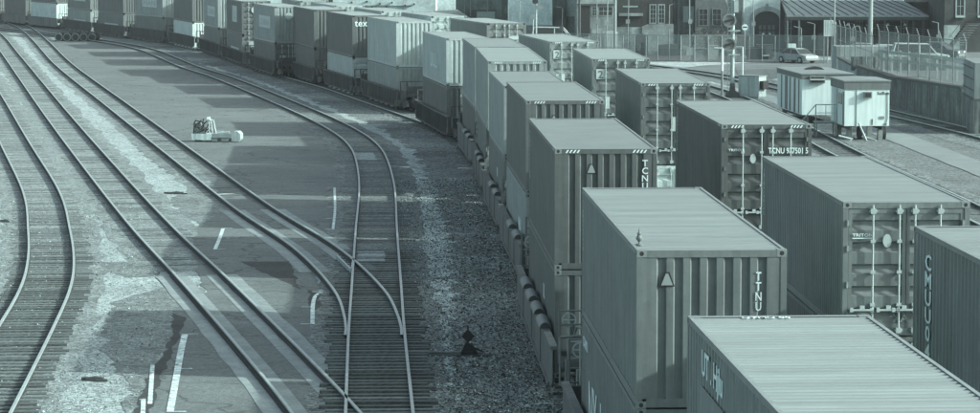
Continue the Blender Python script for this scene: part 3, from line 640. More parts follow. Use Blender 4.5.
# ---------------------------------------------------------------- well cars
def wheelset_mesh(r=0.42):
    mb = MB()
    for s in (-1, 1):
        mb.ring((s * 0.72, 0, 0), (1, 0, 0), r - 0.08, r, 0.13, 20); mb.tube((s * 0.70, 0, 0), (s * 0.74, 0, 0), r - 0.07, 20); mb.tube((s * 0.66, 0, 0), (s * 0.80, 0, 0), 0.13, 12)
        mb.ring((s * 0.665, 0, 0), (1, 0, 0), r - 0.02, r + 0.03, 0.03, 20)
    mb.tube((-0.95, 0, 0), (0.95, 0, 0), 0.075, 10); return mb
WS = wheelset_mesh().mesh('wheelset')
_tr = MB()
for _s2 in (-1, 1): _tr.ring((_s2 * 0.72, 0, 0), (1, 0, 0), 0.405, 0.428, 0.136, 24); _tr.ring((_s2 * 0.80, 0, 0), (1, 0, 0), 0.34, 0.40, 0.02, 24)
TREAD = _tr.mesh('tread')
def well_car(c, rz, L, side, ribbed, near, label):
    """L = length of the side sills; unit origin at its middle on the rail"""
    t = thing('well_car', (c.x, c.y, 0), rz, label, 'railway car', 'well cars of the train')
    sm = side; hl = L / 2; X = 1.40
    for s in (-1, 1):
        mb = MB(); x0, x1 = sorted((s * X, s * (X + 0.03)))
        mb.prism([(-hl, 0.5), (-hl + 0.7, 0.32), (hl - 0.7, 0.32), (hl, 0.5), (hl, 1.28), (-hl, 1.28)], x0, x1, 'x')
        xa, xb_ = sorted((s * (X - 0.10), s * (X + 0.075)))
        mb.box(xa, xb_, -hl, hl, 1.283, 1.36)
        xa, xb_ = sorted((s * (X + 0.032), s * (X + 0.075))); mb.box(xa, xb_, -hl + 0.95, hl - 0.95, 0.30, 0.38)
        if ribbed:
            n = int(L / 0.62)
            for k in range(n + 1):
                y = -hl + 0.5 + k * (L - 1.0) / n; mb.box(xa, xb_, y - 0.04, y + 0.04, 0.40 if abs(y) < hl - 1 else 0.75, 1.28)
        else:
            for y in (-hl * 0.5, 0, hl * 0.5): mb.box(xa, xb_ - 0.02, y - 0.03, y + 0.03, 0.40, 1.28)
        ob('side_sill', mb, sm, t)
        if near and s < 0:
            for cy in (() if c.y < 62 else (-4.6, -1.9, 0.8, 3.6) if near == 2 else (-4.5, -1.0)):
                m2 = MB(); n = 10; poly = [(0.15 * math.cos(math.pi * i / n), 0.15 * math.sin(math.pi * i / n)) for i in range(n + 1)]
                m2.prism([(p[0] - 0.02, p[1]) for p in poly], -0.85, 0.85, 'y', Matrix.Translation((-X + 0.02, cy, 1.362)))
                g = ob('guide_hood', m2, mat('hood_paint', 0.22, 0.6, 0.15, 2), t)
                m3 = MB().prism([(p[0] * 0.9 - 0.02, p[1] * 0.9) for p in poly], -0.856, 0.856, 'y', Matrix.Translation((-X + 0.02, cy, 1.362))); ob('hood_opening', m3, M_darksteel, g)
    mb = MB().box(-1.3, 1.3, -hl + 1.0, -hl + 1.6, 0.22, 0.26)
    mb.box(-0.25, 0.25, -hl + 1.6, hl - 1.0, 0.215, 0.235)
    for y in [-5.6 + i * 2.2 for i in range(6)]: mb.box(-1.38, 1.38, y, y + 0.25, 0.14, 0.21)
    ob('well_floor', mb, M_darksteel, t)
    for s in (-1, 1):
        mb = MB(); y0, y1 = sorted((s * (hl - 0.1), s * (hl + 0.95)))
        mb.prism([(-1.25, y0), (1.25, y0), (0.75 if s > 0 else 1.25, y1), (-0.75 if s > 0 else -1.25, y1)], 0.98, 1.14, 'z'); mb.box(-0.3, 0.3, y0, y1, 0.7, 0.975)
        mb.box(-1.35, 1.35, *sorted((s * hl, s * (hl - 0.12))), 0.76, 1.27)
        e = ob('end_platform', mb, M_cardark, t)
        if near:
            m2 = MB()
            for x in (-1.28, -0.75): m2.tube((x, s * (hl + 0.25), 1.0), (x, s * (hl + 0.25), 2.25), 0.03, 6)
            for z in (1.3, 1.6, 1.9, 2.22): m2.tube((-1.28, s * (hl + 0.25), z), (-0.75, s * (hl + 0.25), z), 0.022, 6)
            ob('grab_rail', MB().path([(-1.3, s * (hl + 0.9), 0.6), (-1.3, s * (hl + 0.9), 1.7), (-0.4, s * (hl + 0.9), 1.75), (1.2, s * (hl + 0.9), 1.4)], 0.025), M_castm, t)
            ob('handrail', m2, mat('rail_paint', 0.15, 0.6, 0.15), t)
            m3 = MB().tube((-0.5, s * (hl + 0.6), 1.14), (1.0, s * (hl + 0.6), 1.5), 0.10, 10); m3.tube((-0.9, s * (hl + 0.9), 0.7), (0.9, s * (hl + 0.9), 0.7), 0.12, 10); m3.box(-1.1, -0.6, s * (hl + 0.5) - 0.2, s * (hl + 0.5) + 0.2, 1.14, 1.55); m3.path([(-1.0, s * hl, 1.4), (-0.9, s * (hl + 0.7), 1.9), (0.3, s * (hl + 1.2), 1.7)], 0.03)
            ob('brake_gear', m3, M_castm, t)
            m4 = MB().ring((-1.05, s * (hl + 0.2), 2.0), (0, 1, 0), 0.14, 0.17, 0.03, 18); m4.tube((-1.2, s * (hl + 0.2), 2.0), (-0.9, s * (hl + 0.2), 2.0), 0.015); m4.tube((-1.05, s * (hl + 0.2), 1.2), (-1.05, s * (hl + 0.2), 2.15), 0.02)
            ob('brake_wheel', m4, M_steel, t)
        else:
            m2 = MB()
            for x in (-1.25, -0.85): m2.tube((x, s * (hl + 0.2), 1.0), (x, s * (hl + 0.2), 1.9), 0.035, 6)
            m2.tube((-1.25, s * (hl + 0.2), 1.9), (0.6, s * (hl + 0.2), 1.9), 0.03, 6); m2.box(-0.9, 0.2, s * (hl + 0.5) - 0.25, s * (hl + 0.5) + 0.25, 1.14, 1.6); m2.box(-1.3, -1.05, s * (hl + 0.9) - 0.3, s * (hl + 0.9) + 0.3, 0.8, 1.35)
            ob('brake_gear', m2, M_darksteel, t)
    # shared bogie at the front joint
    b = bpy.data.objects.new('bogie', None); COL.objects.link(b); b.parent = t; b.location = (0, -hl - 0.9, 0)
    mb = MB()
    for s in (-1, 1): mb.prism([(-1.25, 0.42), (-0.9, 0.62), (-0.4, 0.78), (0.4, 0.78), (0.9, 0.62), (1.25, 0.42), (0.7, 0.4), (0.35, 0.28), (-0.35, 0.28), (-0.7, 0.4)], s * 1.0, s * 1.16, 'x')
    mb.box(-0.99, 0.99, -0.2, 0.2, 0.5, 0.75); ob('bogie_frame', mb, M_darksteel, b)
    for y in (-0.88, 0.88): ob('wheelset', WS, M_railside, b, (0, y, 0.60))
    return t
UNITS1.sort(key=lambda q: q[0].y); UNITS2.sort(key=lambda q: q[0].y)
ORD = ['first', 'second', 'third', 'fourth', 'fifth', 'sixth', 'seventh', 'eighth', 'ninth', 'tenth', 'eleventh', 'twelfth', 'thirteenth', 'fourteenth', 'fifteenth', 'sixteenth', 'seventeenth', 'eighteenth', 'nineteenth', 'twentieth', 'twenty-first', 'twenty-second', 'twenty-third', 'twenty-fourth', 'twenty-fifth']
def build_units(U, tr):
    for i, (c, rz, L, zb) in enumerate(U):
        gp = (U[i + 1][0] - c).length if i + 1 < len(U) else 99; gm = (c - U[i - 1][0]).length if i else 99
        ln = max(12.9, min(gp, gm) - 3.4) if min(gp, gm) < 99 else 14.5
        ln = min(ln + 1.3, 17.2)
        ribbed = 160 < c.y < 356; near = (2 if c.y < 95 else 1) if (c.y < 150 and tr == 1) else 0
        m = M_cardark if ribbed else M_car
        well_car(c, rz, ln, m, ribbed, near, '%s well car of the %s train counted from the camera, %s' % (ORD[i], 'left' if tr == 1 else 'right', 'dark ribbed sides' if ribbed else 'plain pale sides'))
build_units(UNITS1, 1); build_units([u for u in UNITS2 if u[0].y < 190], 2)

# ---------------------------------------------------------------- switch stand
p = at(468, 356, 0)
t = thing('switch_stand', (p.x, p.y, 0), 0, 'low black switch stand with a diamond target beside the siding', 'switch stand')
mb = MB().box(-0.18, 0.24, -0.16, 0.16, 0.05, 0.14); mb.prism([(-0.16, 0.14), (0.2, 0.14), (0.12, 0.30), (-0.06, 0.36)], -0.13, 0.13, 'y'); mb.tube((0, 0, 0.3), (0, 0, 0.78), 0.02, 8); mb.tube((0.05, 0, 0.25), (0.4, -0.1, 0.12), 0.025, 6); ob('stand_base', mb, M_black, t)
mb = MB().prism([(-0.17, 0.52), (0, 0.34), (0.17, 0.52), (0, 0.70)], -0.012, 0.012, 'y'); ob('target', mb, M_black, t, (0, -0.03, 0))
ob('long_tie', MB().box(-1.65, 0.55, -0.14, 0.0, 0.0, 0.05), M_tie, t); ob('long_tie', MB().box(-1.65, 0.45, 0.2, 0.32, 0.0, 0.045), M_tie, t)
mb = MB().tube((-1.6, 0.0, 0.1), (0.0, 0.0, 0.1), 0.03, 6); ob('connecting_rod', mb, M_castm, t)

# ---------------------------------------------------------------- wheelsets stored in a row
for k in range(5):
    p = at(61 + k * 8.3, 41, 0)
    o = ob('wheelset', WS, M_railside, None, (p.x, p.y, 0.45), R(90 + 4)); o.rotation_euler = (0, 0, R(80)); ob('tread', TREAD, mat('tread_steel', 0.26, 0.6), o)
    tag(o, ['leftmost', 'second from the left', 'middle', 'fourth from the left', 'rightmost'][k] + ' of the five rusty wheelsets standing in a row on the yard', 'wheelset', 'wheelsets standing in a row')
p = at(77.5, 41, 0)
mb = MB(); 
for s in (0.72, -0.72): mb.box(-2.6, 2.6, s - 0.05, s + 0.05, 0.012, 0.06)
tag(ob('storage_rails', mb, M_railside, None, (p.x, p.y, 0.0)), 'short rusty rails that the row of wheelsets stands on', 'rail')

# ---------------------------------------------------------------- derelict track machine on the asphalt
p = at(193, 141.5, 0); W0 = 0.0532
t = thing('track_machine', (p.x, p.y, 0.012), R(-4), 'small weathered white rail tamping machine with open engine and drum left on the asphalt', 'track machine')
mw = mat('machine_white', 0.60, 0.6, 0.2, 3, streak=0.3)
mb = MB().prism([(0.05, 0.12), (1.05, 0.10), (1.08, 0.42), (0.0, 0.44)], -0.55, 0.45, 'y'); ob('chassis', mb, mw, t)
mb = MB().box(1.09, 2.10, -0.5, 0.5, 0.05, 0.44); mb.box(1.09, 2.09, -0.54, -0.5, 0.24, 0.29); ob('deck_box', mb, mat('machine_grey', 0.3, 0.7, 0.2, 3), t)
mb = MB().prism([(-0.24, 0.05), (0.18, 0.03), (0.26, 0.14), (0.26, 0.42), (0.12, 0.56), (-0.1, 0.56), (-0.24, 0.42)], -0.5, 0.5, 'y'); ob('drum', mb, mw, t, (2.36, 0, 0)); bpy.data.objects['drum'].material_slots[0].link = 'OBJECT'; bpy.data.objects['drum'].material_slots[0].material = PC['silver']
mb = MB().tube((1.35, -0.2, 0.45), (2.0, -0.2, 0.50), 0.08, 10); mb.box(1.2, 1.6, 0.0, 0.3, 0.40, 0.55); ob('hydraulic_tank', mb, M_steel, t)
mb = MB().box(0.15, 0.75, -0.3, 0.3, 0.45, 0.80); mb.tube((0.35, -0.35, 0.9), (0.35, 0.3, 0.9), 0.13, 12); mb.box(0.1, 0.16, -0.4, 0.4, 0.44, 1.05); ob('engine', mb, mat('engine_metal', 0.22, 0.6, 0.35, 9), t)
mb = MB()
for a, b_ in (((0.1, -0.4, 0.45), (0.2, -0.4, 1.15)), ((0.2, -0.4, 1.15), (0.75, -0.4, 1.0)), ((0.6, -0.3, 0.9), (0.95, -0.3, 1.25)), ((0.3, -0.5, 0.5), (0.7, -0.5, 0.62)), ((0.45, 0.2, 0.8), (0.55, 0.2, 1.2)), ((0.72, -0.42, 0.5), (0.9, -0.42, 0.95))): mb.tube(a, b_, 0.035, 6)
for k in range(14):
    a = Vector((random.uniform(0.1, 0.9), random.uniform(-0.5, -0.2), random.uniform(0.5, 1.0))); mb.tube(a, a + Vector((random.uniform(-.25, .25), 0, random.uniform(-.25, .25))), 0.03, 5)
ob('hoses', mb, M_black, t)
mb = MB()
for x0, x1 in ((0.95, 0.90), (1.10, 1.02), (1.30, 1.16)): mb.tube((x0, -0.3, 0.42), (x1, -0.3, 1.18), 0.03, 6)
mb.tube((0.85, -0.3, 1.2), (1.2, -0.3, 1.15), 0.035, 6); ob('mast', mb, mw, t)
mb = MB().tube((0.82, -0.3, 1.2), (0.98, -0.3, 1.22), 0.11, 12); ob('lamp_head', mb, M_white, t)
mb = MB()
for x in (0.3, 0.9, 1.5, 2.1): mb.tube((x, -0.5, 0.1), (x, -0.42, 0.1), 0.11, 12); mb.tube((x, 0.42, 0.1), (x, 0.5, 0.1), 0.11, 12)
ob('rollers', mb, M_darksteel, t)

# ---------------------------------------------------------------- signal, poles, relay cabinet
Ds = 201; px = Ds / FPX
t = thing('railway_signal', (UX(731.5, Ds), Ds, 0), 0, 'tall white railway signal mast with ladder and two round target heads', 'railway signal')
mb = MB().tube((0, 0, 0.9), (0, 0, 8.6), 0.13, 12); ob('mast', mb, M_steel, t)
mb = MB().prism([(-0.5, 0), (0.5, 0), (0.42, 0.35), (0.18, 0.5), (0.14, 1.0), (-0.14, 1.0), (-0.18, 0.5), (-0.42, 0.35)], -0.35, 0.35, 'y'); ob('mast_base', mb, M_darksteel, t)
mb = MB()
for s in (-0.42, -0.62): mb.tube((s + 0.28 - 0.12 * 0, 0.0, 0.6), (s + 0.28, 0, 8.2), 0.02, 6)
for k in range(22): mb.tube((-0.34, 0, 0.9 + k * 0.33), (-0.14, 0, 0.9 + k * 0.33), 0.018, 6)
ob('ladder', mb, M_steel, t)
for v in (20, 44):
    z = ZV(v, Ds)
    hd = ob('signal_head', MB().ring((-0.27, -0.5, z), (0, 1, 0), 0.36, 0.47, 0.05, 28), M_castm, t)
    ob('target_disc', MB().tube((-0.27, -0.46, z), (-0.27, -0.42, z), 0.37, 28), mat('target_grey', 0.18, 0.7, 0.1), hd)
    m2 = MB().prism([(-0.58, -0.10), (0.02, 0.04), (0.02, 0.16), (-0.58, 0.0)], -0.75, -0.5, 'y', Matrix.Translation((0, 0, z))); ob('lamp_hood', m2, M_black, hd)
    m3 = MB().box(-0.27, 0.12, -0.42, 0.05, z - 0.07, z + 0.07); m3.box(-0.3, 0.5, -0.2, -0.12, z - 0.75 + 0.0, z - 0.67); ob('bracket', m3, M_steel, hd)
mb = MB().box(0.05, 0.35, -0.3, 0.0, ZV(12, Ds), ZV(0, Ds)); mb.tube((-0.3, 0, ZV(0, Ds) + 1.5), (-0.75, 0, ZV(0, Ds) + 1.9), 0.05); mb.tube((-0.2, 0, ZV(13, Ds)), (-0.6, 0, ZV(-6, Ds)), 0.04); ob('junction_box', mb, M_steel, t)
for u, r0, lab, vb, ztop, zs in ((722, 0.085, 'white marker post with a cross arm just left of the signal mast', 97, ZV(50, 199), 1.8), (742.5, 0.04, 'thin pale pole just right of the signal mast with an elbow at its top', 95, ZV(50, 199), 1.0)):
    q = at(u, vb, 0); t = thing('marker_post', (q.x, q.y, 0), 0, lab, 'post')
    ob('lower_pole', MB().tube((0, 0, 0), (0, 0, zs), r0 * 0.9, 8), M_castm, t); ob('pole', MB().tube((0, 0, zs), (0, 0, ztop), r0, 8), M_white, t)
    ob('cross_arm', MB().tube((0.05, 0, ztop), (-0.55 if r0 > 0.05 else -0.6, 0, ztop + 0.02), r0 * 0.8, 8), M_steel, t)
q = at(738, 98, 0)
t = thing('relay_cabinet', (q.x + 0.1, q.y, 0), R(-38), 'pale relay cabinet with a dark fan box on its end, beside the signal mast', 'cabinet')
ob('cabinet_body', MB().box(-0.1, 1.55, 0, 0.9, 0.12, 1.5), PC['silver'], t); ob('cabinet_roof', MB().box(-0.15, 1.6, -0.05, 0.95, 1.503, 1.56), M_castm, t); ob('plinth', MB().box(0, 1.45, 0.1, 0.8, 0, 0.12), M_conc, t)
ob('fan_box', MB().box(1.553, 1.85, 0.1, 0.75, 0.65, 1.2), M_black, t); ob('door_seam', MB().box(0.72, 0.74, -0.006, 0, 0.2, 1.45), M_black, t)

# ---------------------------------------------------------------- site trailers
def trailer(loc, rz, Wd, Ln, z0, h, label, fascia, windows):
    t = thing('site_trailer', loc, rz, label, 'site trailer')
    ob('wall', MB().box(0, Wd, 0, Ln, z0, z0 + h - fascia), M_trail, t)
    ob('fascia', MB().box(-0.04, Wd + 0.04, -0.04, Ln + 0.04, z0 + h - fascia + 0.002, z0 + h - 0.03), M_band, t)
    ob('roof', MB().prism([(-0.08, z0 + h - 0.028), (Wd + 0.08, z0 + h - 0.028), (Wd + 0.08, z0 + h + 0.03), (Wd / 2, z0 + h + 0.08), (-0.08, z0 + h + 0.03)], -0.08, Ln + 0.08, 'y'), M_roofs[2], t)
    mb = MB()
    for x in (0.3, Wd - 0.4): mb.box(x, x + 0.1, 0.05, Ln - 0.05, z0 - 0.22, z0 - 0.002)
    ob('chassis', mb, M_darksteel, t)
    for y in (0.5, Ln - 0.6):
        for x in (0.35, Wd - 0.4): ob('support', MB().box(x - 0.1, x + 0.15, y, y + 0.3, 0, z0 - 0.222), M_castm, t)
    for x, z, ww, hh in windows:
        f = ob('air_conditioner', MB().box(x, x + ww, -0.22, -0.003, z, z + hh), M_castm, t); ob('grille', MB().box(x + 0.06, x + ww - 0.06, -0.235, -0.222, z + 0.05, z + hh - 0.05), M_black, f)
    return t
D2 = 158; x2 = UX(843.5, D2)
t2 = trailer((x2, D2, 0), R(3), 2.42, 4.3, ZV(126, D2), ZV(81, D2) - ZV(126, D2), 'nearer white site trailer with a deep dark roof band and small window unit', 0.46, ((1.02, ZV(98, D2), 0.42, 0.34),))
letter('SeiBon', 0.24, t2, (2.08, -0.006, ZV(94.8, D2)), 'front', M_black)
ob('drain_pipe', MB().box(0.62, 0.65, -0.03, -0.003, ZV(126, D2), ZV(81.5, D2)), M_castm, t2)
ob('corner_strip', MB().box(-0.03, -0.003, 0.02, 0.5, ZV(126, D2), ZV(92, D2)), M_castm, t2)
ob('side_window', MB().box(-0.03, -0.003, 0.8, 1.9, 1.9, 2.5), M_glass, t2)
ob('hitch_post', MB().box(1.48, 1.52, -0.03, -0.003, ZV(125, D2), ZV(119, D2)), M_black, t2)
ob('door', MB().box(-0.05, -0.004, 2.2, 3.1, 0.8, 2.72), PC['silver'], t2); ob('vent', MB().box(1.9, 2.15, -0.03, -0.003, 1.15, 1.3), M_castm, t2); ob('cable', MB().path([(2.3, -0.02, 2.6), (2.32, -0.02, 1.2), (2.2, -0.03, 0.72)], 0.014, 5), M_black, t2); ob('name_plate', MB().box(2.1, 2.3, -0.02, -0.003, 0.84, 0.9), M_castm, t2)
mb = MB(); mb.path([(0.75, -0.15, 0.95), (1.1, -0.6, 0.02)], 0.05); mb.path([(-0.4, -0.6, 0.3), (0.3, -0.6, 0.12)], 0.06); mb.path([(0.9, -0.3, 0.25), (1.6, -0.6, 0.05)], 0.05); mb.path([(0.35, -0.6, 0.2), (0.2, -0.6, 0.02)], 0.045)
ob('drawbar', mb, M_steel, t2)
WH = MB().tube((-0.12, 0, 0), (0.12, 0, 0), 0.36, 18).mesh('wheel')
for x in (1.0, 2.25): ob('wheel', WH, M_black, t2, (x, 0.9, 0.36))
D1 = 172; x1 = UX(801, D1)
t1 = trailer((x1, D1, 0), R(4), 3.0, 8.6, 0.55, ZV(74, D1) - 0.55, 'farther white site trailer with vertical dark strips on its left side', 0.30, ((0.42, ZV(83, D1), 0.9, 0.42),))
t1b = ob('awning', MB().prism([(-0.35, 0), (0, 0), (0, 0.25)], 0.42, 1.32, 'x', Matrix.Translation((0, -0.003, ZV(80, D1)))), M_castm, t1)
mb = MB()
for y, wd in ((0.9, 0.25), (2.2, 0.5), (3.9, 0.3), (5.0, 0.8), (6.9, 0.3)): mb.box(-0.03, -0.003, y, y + wd, 0.6, ZV(74, D1) - 0.33)
ob('side_strips', mb, PC['slate'], t1)
tag(ob('roof_tarp', MB().prism([(-0.55, 0), (0.6, 0), (0.45, 0.12), (0.1, 0.18), (-0.3, 0.1)], -0.5, 0.5, 'y'), M_black, None, (UX(812, 177), 177, ZV(74, D1) + 0.06)), 'crumpled black sheet lying on the roof of the farther trailer', 'tarp')
# steps
q = at(822, 138, 0)
t = thing('entry_steps', (q.x - 0.3, q.y + 0.5, 0), 0, 'wooden landing with metal handrails and steps between the two trailers', 'steps')
ob('landing', MB().box(0, 1.15, 0, 1.2, 0.78, 0.84), M_wood, t)
for x in (0.03, 1.05):
    for y in (0.05, 1.1): ob('leg', MB().box(x, x + 0.07, y, y + 0.07, 0, 0.777), M_wood, t)
for k in range(3): ob('step', MB().box(-0.25 * (3 - k), -0.25 * (2 - k) - 0.01, 0, 1.0, 0.2 * (k + 1), 0.2 * (k + 1) + 0.04), M_wood, t)
mb = MB(); z = 0.84
mb.path([(-0.75, 0, 0.0), (-0.75, 0, 0.9), (0.0, 0, z + 0.95), (1.1, 0, z + 0.95), (1.1, 0, z)], 0.03); mb.path([(0, 0, z), (0, 0, z + 0.95)], 0.03); mb.path([(0, 0, z + 0.5), (1.1, 0, z + 0.5)], 0.022); mb.path([(0.55, 0, z), (0.55, 0, z + 0.95)], 0.022)
ob('handrail', mb, M_steel, t)
# ---------------------------------------------------------------- concrete path, road, street terrace
pp = smooth([(20.4, 196), (21.6, 176), (22.2, 160), (22.9, 140), (23.6, 120), (24.0, 90)], 2)
strip('path', pp, 0.95, 0.03, mat('path_concrete', 0.22, 0.9, 0.12, 0.7, fine=0.06), 0.04)
q = [at(u, v, 0) for u, v in ((640, 72), (700, 66), (783, 60), (880, 60), (880, 72), (783, 78), (740, 82), (640, 80))]
sheet('road', rough_edge([(p.x, p.y) for p in q], 0.3, 2), 0.022, mat('old_road', 0.16, 0.9, 0.25, 0.25, fine=0.12, fscale=6))
q = [at(u, v, 0) for u, v in ((690, 84), (783, 92), (783, 112), (745, 100), (690, 96))]
sheet('gravel_verge', rough_edge([(p.x, p.y) for p in q], 0.3, 2), 0.018, M_conc)

q = [at(u, v, 0) for u, v in ((540, 61), (750, 62), (800, 63), (800, 58), (750, 52), (540, 50))]
sheet('soil_strip', rough_edge([(p.x, p.y) for p in q], 0.3, 2), 0.026, mat('soil', 0.085, 0.95, 0.3, 0.4, fine=0.3, fscale=6))
# retaining wall
WP = [(26.3, 212), (26.0, 192), (27.3, 171)]
def wallseg(name, pts, z1s, th, m, label, cat):
    t = thing(name, (0, 0, 0), 0, label, cat)
    mb = MB()
    for (a, b), (za, zb) in zip(zip(pts, pts[1:]), zip(z1s, z1s[1:])):
        a = Vector(a); b = Vector(b); n = Vector(((a - b).y, -(a - b).x)).normalized(); n = n if n.x > 0 else -n
        vs = [(a.x, a.y, -0.1), (b.x, b.y, -0.1), (b.x + n.x * th, b.y + n.y * th, -0.1), (a.x + n.x * th, a.y + n.y * th, -0.1), (a.x, a.y, za), (b.x, b.y, zb), (b.x + n.x * th, b.y + n.y * th, zb), (a.x + n.x * th, a.y + n.y * th, za)]
        mb.add(vs, [(0, 3, 2, 1), (4, 5, 6, 7), (0, 1, 5, 4), (1, 2, 6, 5), (2, 3, 7, 6), (3, 0, 4, 7)])
    ob('wall_face', mb, m, t)
    mb = MB()
    for (a, b), (za, zb) in zip(zip(pts, pts[1:]), zip(z1s, z1s[1:])):
        a = Vector(a); b = Vector(b); n = Vector(((a - b).y, -(a - b).x)).normalized(); n = n if n.x > 0 else -n; e = 0.08
        vs = [(a.x - n.x * e, a.y - n.y * e, za + .003), (b.x - n.x * e, b.y - n.y * e, zb + .003), (b.x + n.x * (th + e), b.y + n.y * (th + e), zb + .003), (a.x + n.x * (th + e), a.y + n.y * (th + e), za + .003)]
        vs += [(x, y, z + 0.16) for x, y, z in vs]
        mb.add(vs, [(0, 3, 2, 1), (4, 5, 6, 7), (0, 1, 5, 4), (1, 2, 6, 5), (2, 3, 7, 6), (3, 0, 4, 7)])
    ob('coping', mb, M_darksteel if False else mat('coping_dark', 0.09, 0.9, 0.2), t)
    return t
wallseg('retaining_wall', WP, (1.65, 1.75, 2.1), 0.4, M_wall, 'low stained concrete retaining wall below the fence, behind the main line', 'retaining wall')
ta = thing('abutment', (27.15, 169.8, 0), R(-4), 'taller streaked concrete abutment at the right frame edge', 'abutment')
ob('wall_face', MB().box(0, 14, -7, 0, -0.1, 1.9), M_wall, ta); ob('wall_top', MB().box(0.05, 14, -7.0 + 0.05, -0.05, 1.9, 3.95), mat('abutment_upper', 0.21, 0.9, 0.2, 0.6, streak=0.3), ta)
mb = MB()
for z in (2.4, 3.0, 3.6): mb.box(-0.005, 0.045, -6.95, -0.05, z, z + 0.04)
mb.box(-0.02, 14, -7.03, 0.02, 1.88, 1.98)
ob('seam', mb, mat('coping_dark', 0.09), ta)
wallseg('low_wall', [(27.75, 235.8), (26.35, 212.3)], (1.3, 1.5), 0.35, mat('block_concrete', 0.30, 0.9, 0.2, 0.8, streak=0.2), 'short pale low wall between the pale block wall and the stained retaining wall', 'low wall')
# street terrace behind the wall
sheet('street', [(26.6, 200), (27.4, 214), (30, 233), (60, 233), (60, 170), (27.8, 170)], 0.80, mat('street_asphalt', 0.14, 0.9, 0.2, 0.4, fine=0.1))
# ---------------------------------------------------------------- fences
M_mesh = bpy.data.materials.new('chain_link'); M_mesh.use_nodes = True
_n = M_mesh.node_tree; _o = _n.nodes['Material Output']; _b = _n.nodes['Principled BSDF']; _b.inputs['Base Color'].default_value = tone(0.34); _b.inputs['Roughness'].default_value = 0.6
_tc = _n.nodes.new('ShaderNodeTexCoord'); _mx = _n.nodes.new('ShaderNodeMixShader'); _tr = _n.nodes.new('ShaderNodeBsdfTransparent')
_acc = None
for ang in (45, -45):
    mp = _n.nodes.new('ShaderNodeMapping'); mp.inputs['Rotation'].default_value = (0, R(ang), 0); _n.links.new(_tc.outputs['Object'], mp.inputs[0])
    wv = _n.nodes.new('ShaderNodeTexWave'); wv.inputs['Scale'].default_value = 3.4; wv.bands_direction = 'X'; _n.links.new(mp.outputs[0], wv.inputs[0])
    gt = _n.nodes.new('ShaderNodeMath'); gt.operation = 'GREATER_THAN'; gt.inputs[1].default_value = 0.90; _n.links.new(wv.outputs['Fac'], gt.inputs[0])
    if _acc is None: _acc = gt.outputs[0]
    else:
        mm = _n.nodes.new('ShaderNodeMath'); mm.operation = 'MAXIMUM'; _n.links.new(_acc, mm.inputs[0]); _n.links.new(gt.outputs[0], mm.inputs[1]); _acc = mm.outputs[0]
_n.links.new(_acc, _mx.inputs[0]); _n.links.new(_tr.outputs[0], _mx.inputs[1]); _n.links.new(_b.outputs[0], _mx.inputs[2]); _n.links.new(_mx.outputs[0], _o.inputs[0])
def fence(a, b, zb, h, n, label, arms=False, post=mat('fence_post', 0.3, 0.6), za=None):
    a = Vector(a); b = Vector(b); d = b - a; L = d.length; rz = math.atan2(d.y, d.x)
    t = thing('chain_link_fence', (a.x, a.y, 0), rz, label, 'fence', 'chain link fences')
    z1 = za if za is not None else zb
    for k in range(n + 1):
        x = L * k / n; z0 = zb + (z1 - zb) * k / n; mb = MB().tube((x, 0, z0 - 0.1), (x, 0, z0 + h), 0.04, 6)
        if arms: mb.tube((x, 0, z0 + h), (x - 0.35, -0.1, z0 + h + 0.45), 0.035, 6)
        ob('post', mb, post, t)
    mb = MB().tube((0, 0, zb + h), (L, 0, z1 + h), 0.03, 6); mb.tube((0, 0, zb + h * 0.5), (L, 0, z1 + h * 0.5), 0.02, 6)
    if arms:
        for j in (0.15, 0.3, 0.45): mb.tube((-j * 0.75, 0, zb + h + j), (L - j * 0.75, 0, z1 + h + j), 0.005, 4)
    ob('top_rail', mb, post, t)
    me = bpy.data.meshes.new('wire_mesh'); me.from_pydata([(0, 0.045, zb), (L, 0.045, z1), (L, 0.045, z1 + h), (0, 0.045, zb + h)], [], [(0, 1, 2, 3)]); ob('wire_mesh', me, M_mesh, t)
    return t
def G(u, D): return (UX(u, D), D)
fence(G(555, 268), G(680, 262), 0, 2.3, 11, 'chain link fence in front of the dark warehouse and its pale plinth')
fence(G(680, 262), G(748, 262), 0, 2.3, 5, 'chain link fence in front of the bush and grey building')
fence(G(748, 262), G(826, 258), 0, 2.35, 6, 'chain link fence in front of the parked sedan and arched doorway')
fence(G(830, 246), (26.5, 205), 1.5, 2.3, 8, 'fence with slanted barbed wire arms left of the utility pole', arms=True, za=1.8, post=M_castm)
fence((26.7, 203), (27.6, 171.5), 1.9, 2.6, 8, 'tall fence with barbed wire arms on top of the stained retaining wall', arms=True, za=2.25, post=M_castm)
# parapet guard rail along the street
t = thing('guard_rail', (0, 0, 0), 0, 'two-bar steel guard rail along the street edge above the retaining wall', 'guard rail')
mb = MB()
for z in (0.45, 0.95): mb.box(0, 26, -0.03, 0.03, z, z + 0.22)
for k in range(10): mb.box(k * 2.8, k * 2.8 + 0.14, 0.03, 0.15, -0.3, 1.25)
g = ob('rail_beam', mb, M_conc, t); g.location = (27.2, 205, 1.95); g.rotation_euler = (0, R(-0.9), R(-86))
mb = MB().box(0, 4.2, 0, 3.2, 0, 2.25)
tag(ob('concrete_block', mb, mat('block_concrete', 0.33, 0.9, 0.2, 0.8, streak=0.2), None, (UX(835, 236), 236, 0)), 'pale concrete block wall behind the barbed fence, below the utility pole', 'block wall')
mb = MB().box(0, 7.0, 0, 0.5, 0, 1.0)
tag(ob('parapet_wall', mb, M_wall, None, (UX(850, 214), 214, 1.3)), 'grey parapet wall between the pale block and the guard rail', 'parapet')
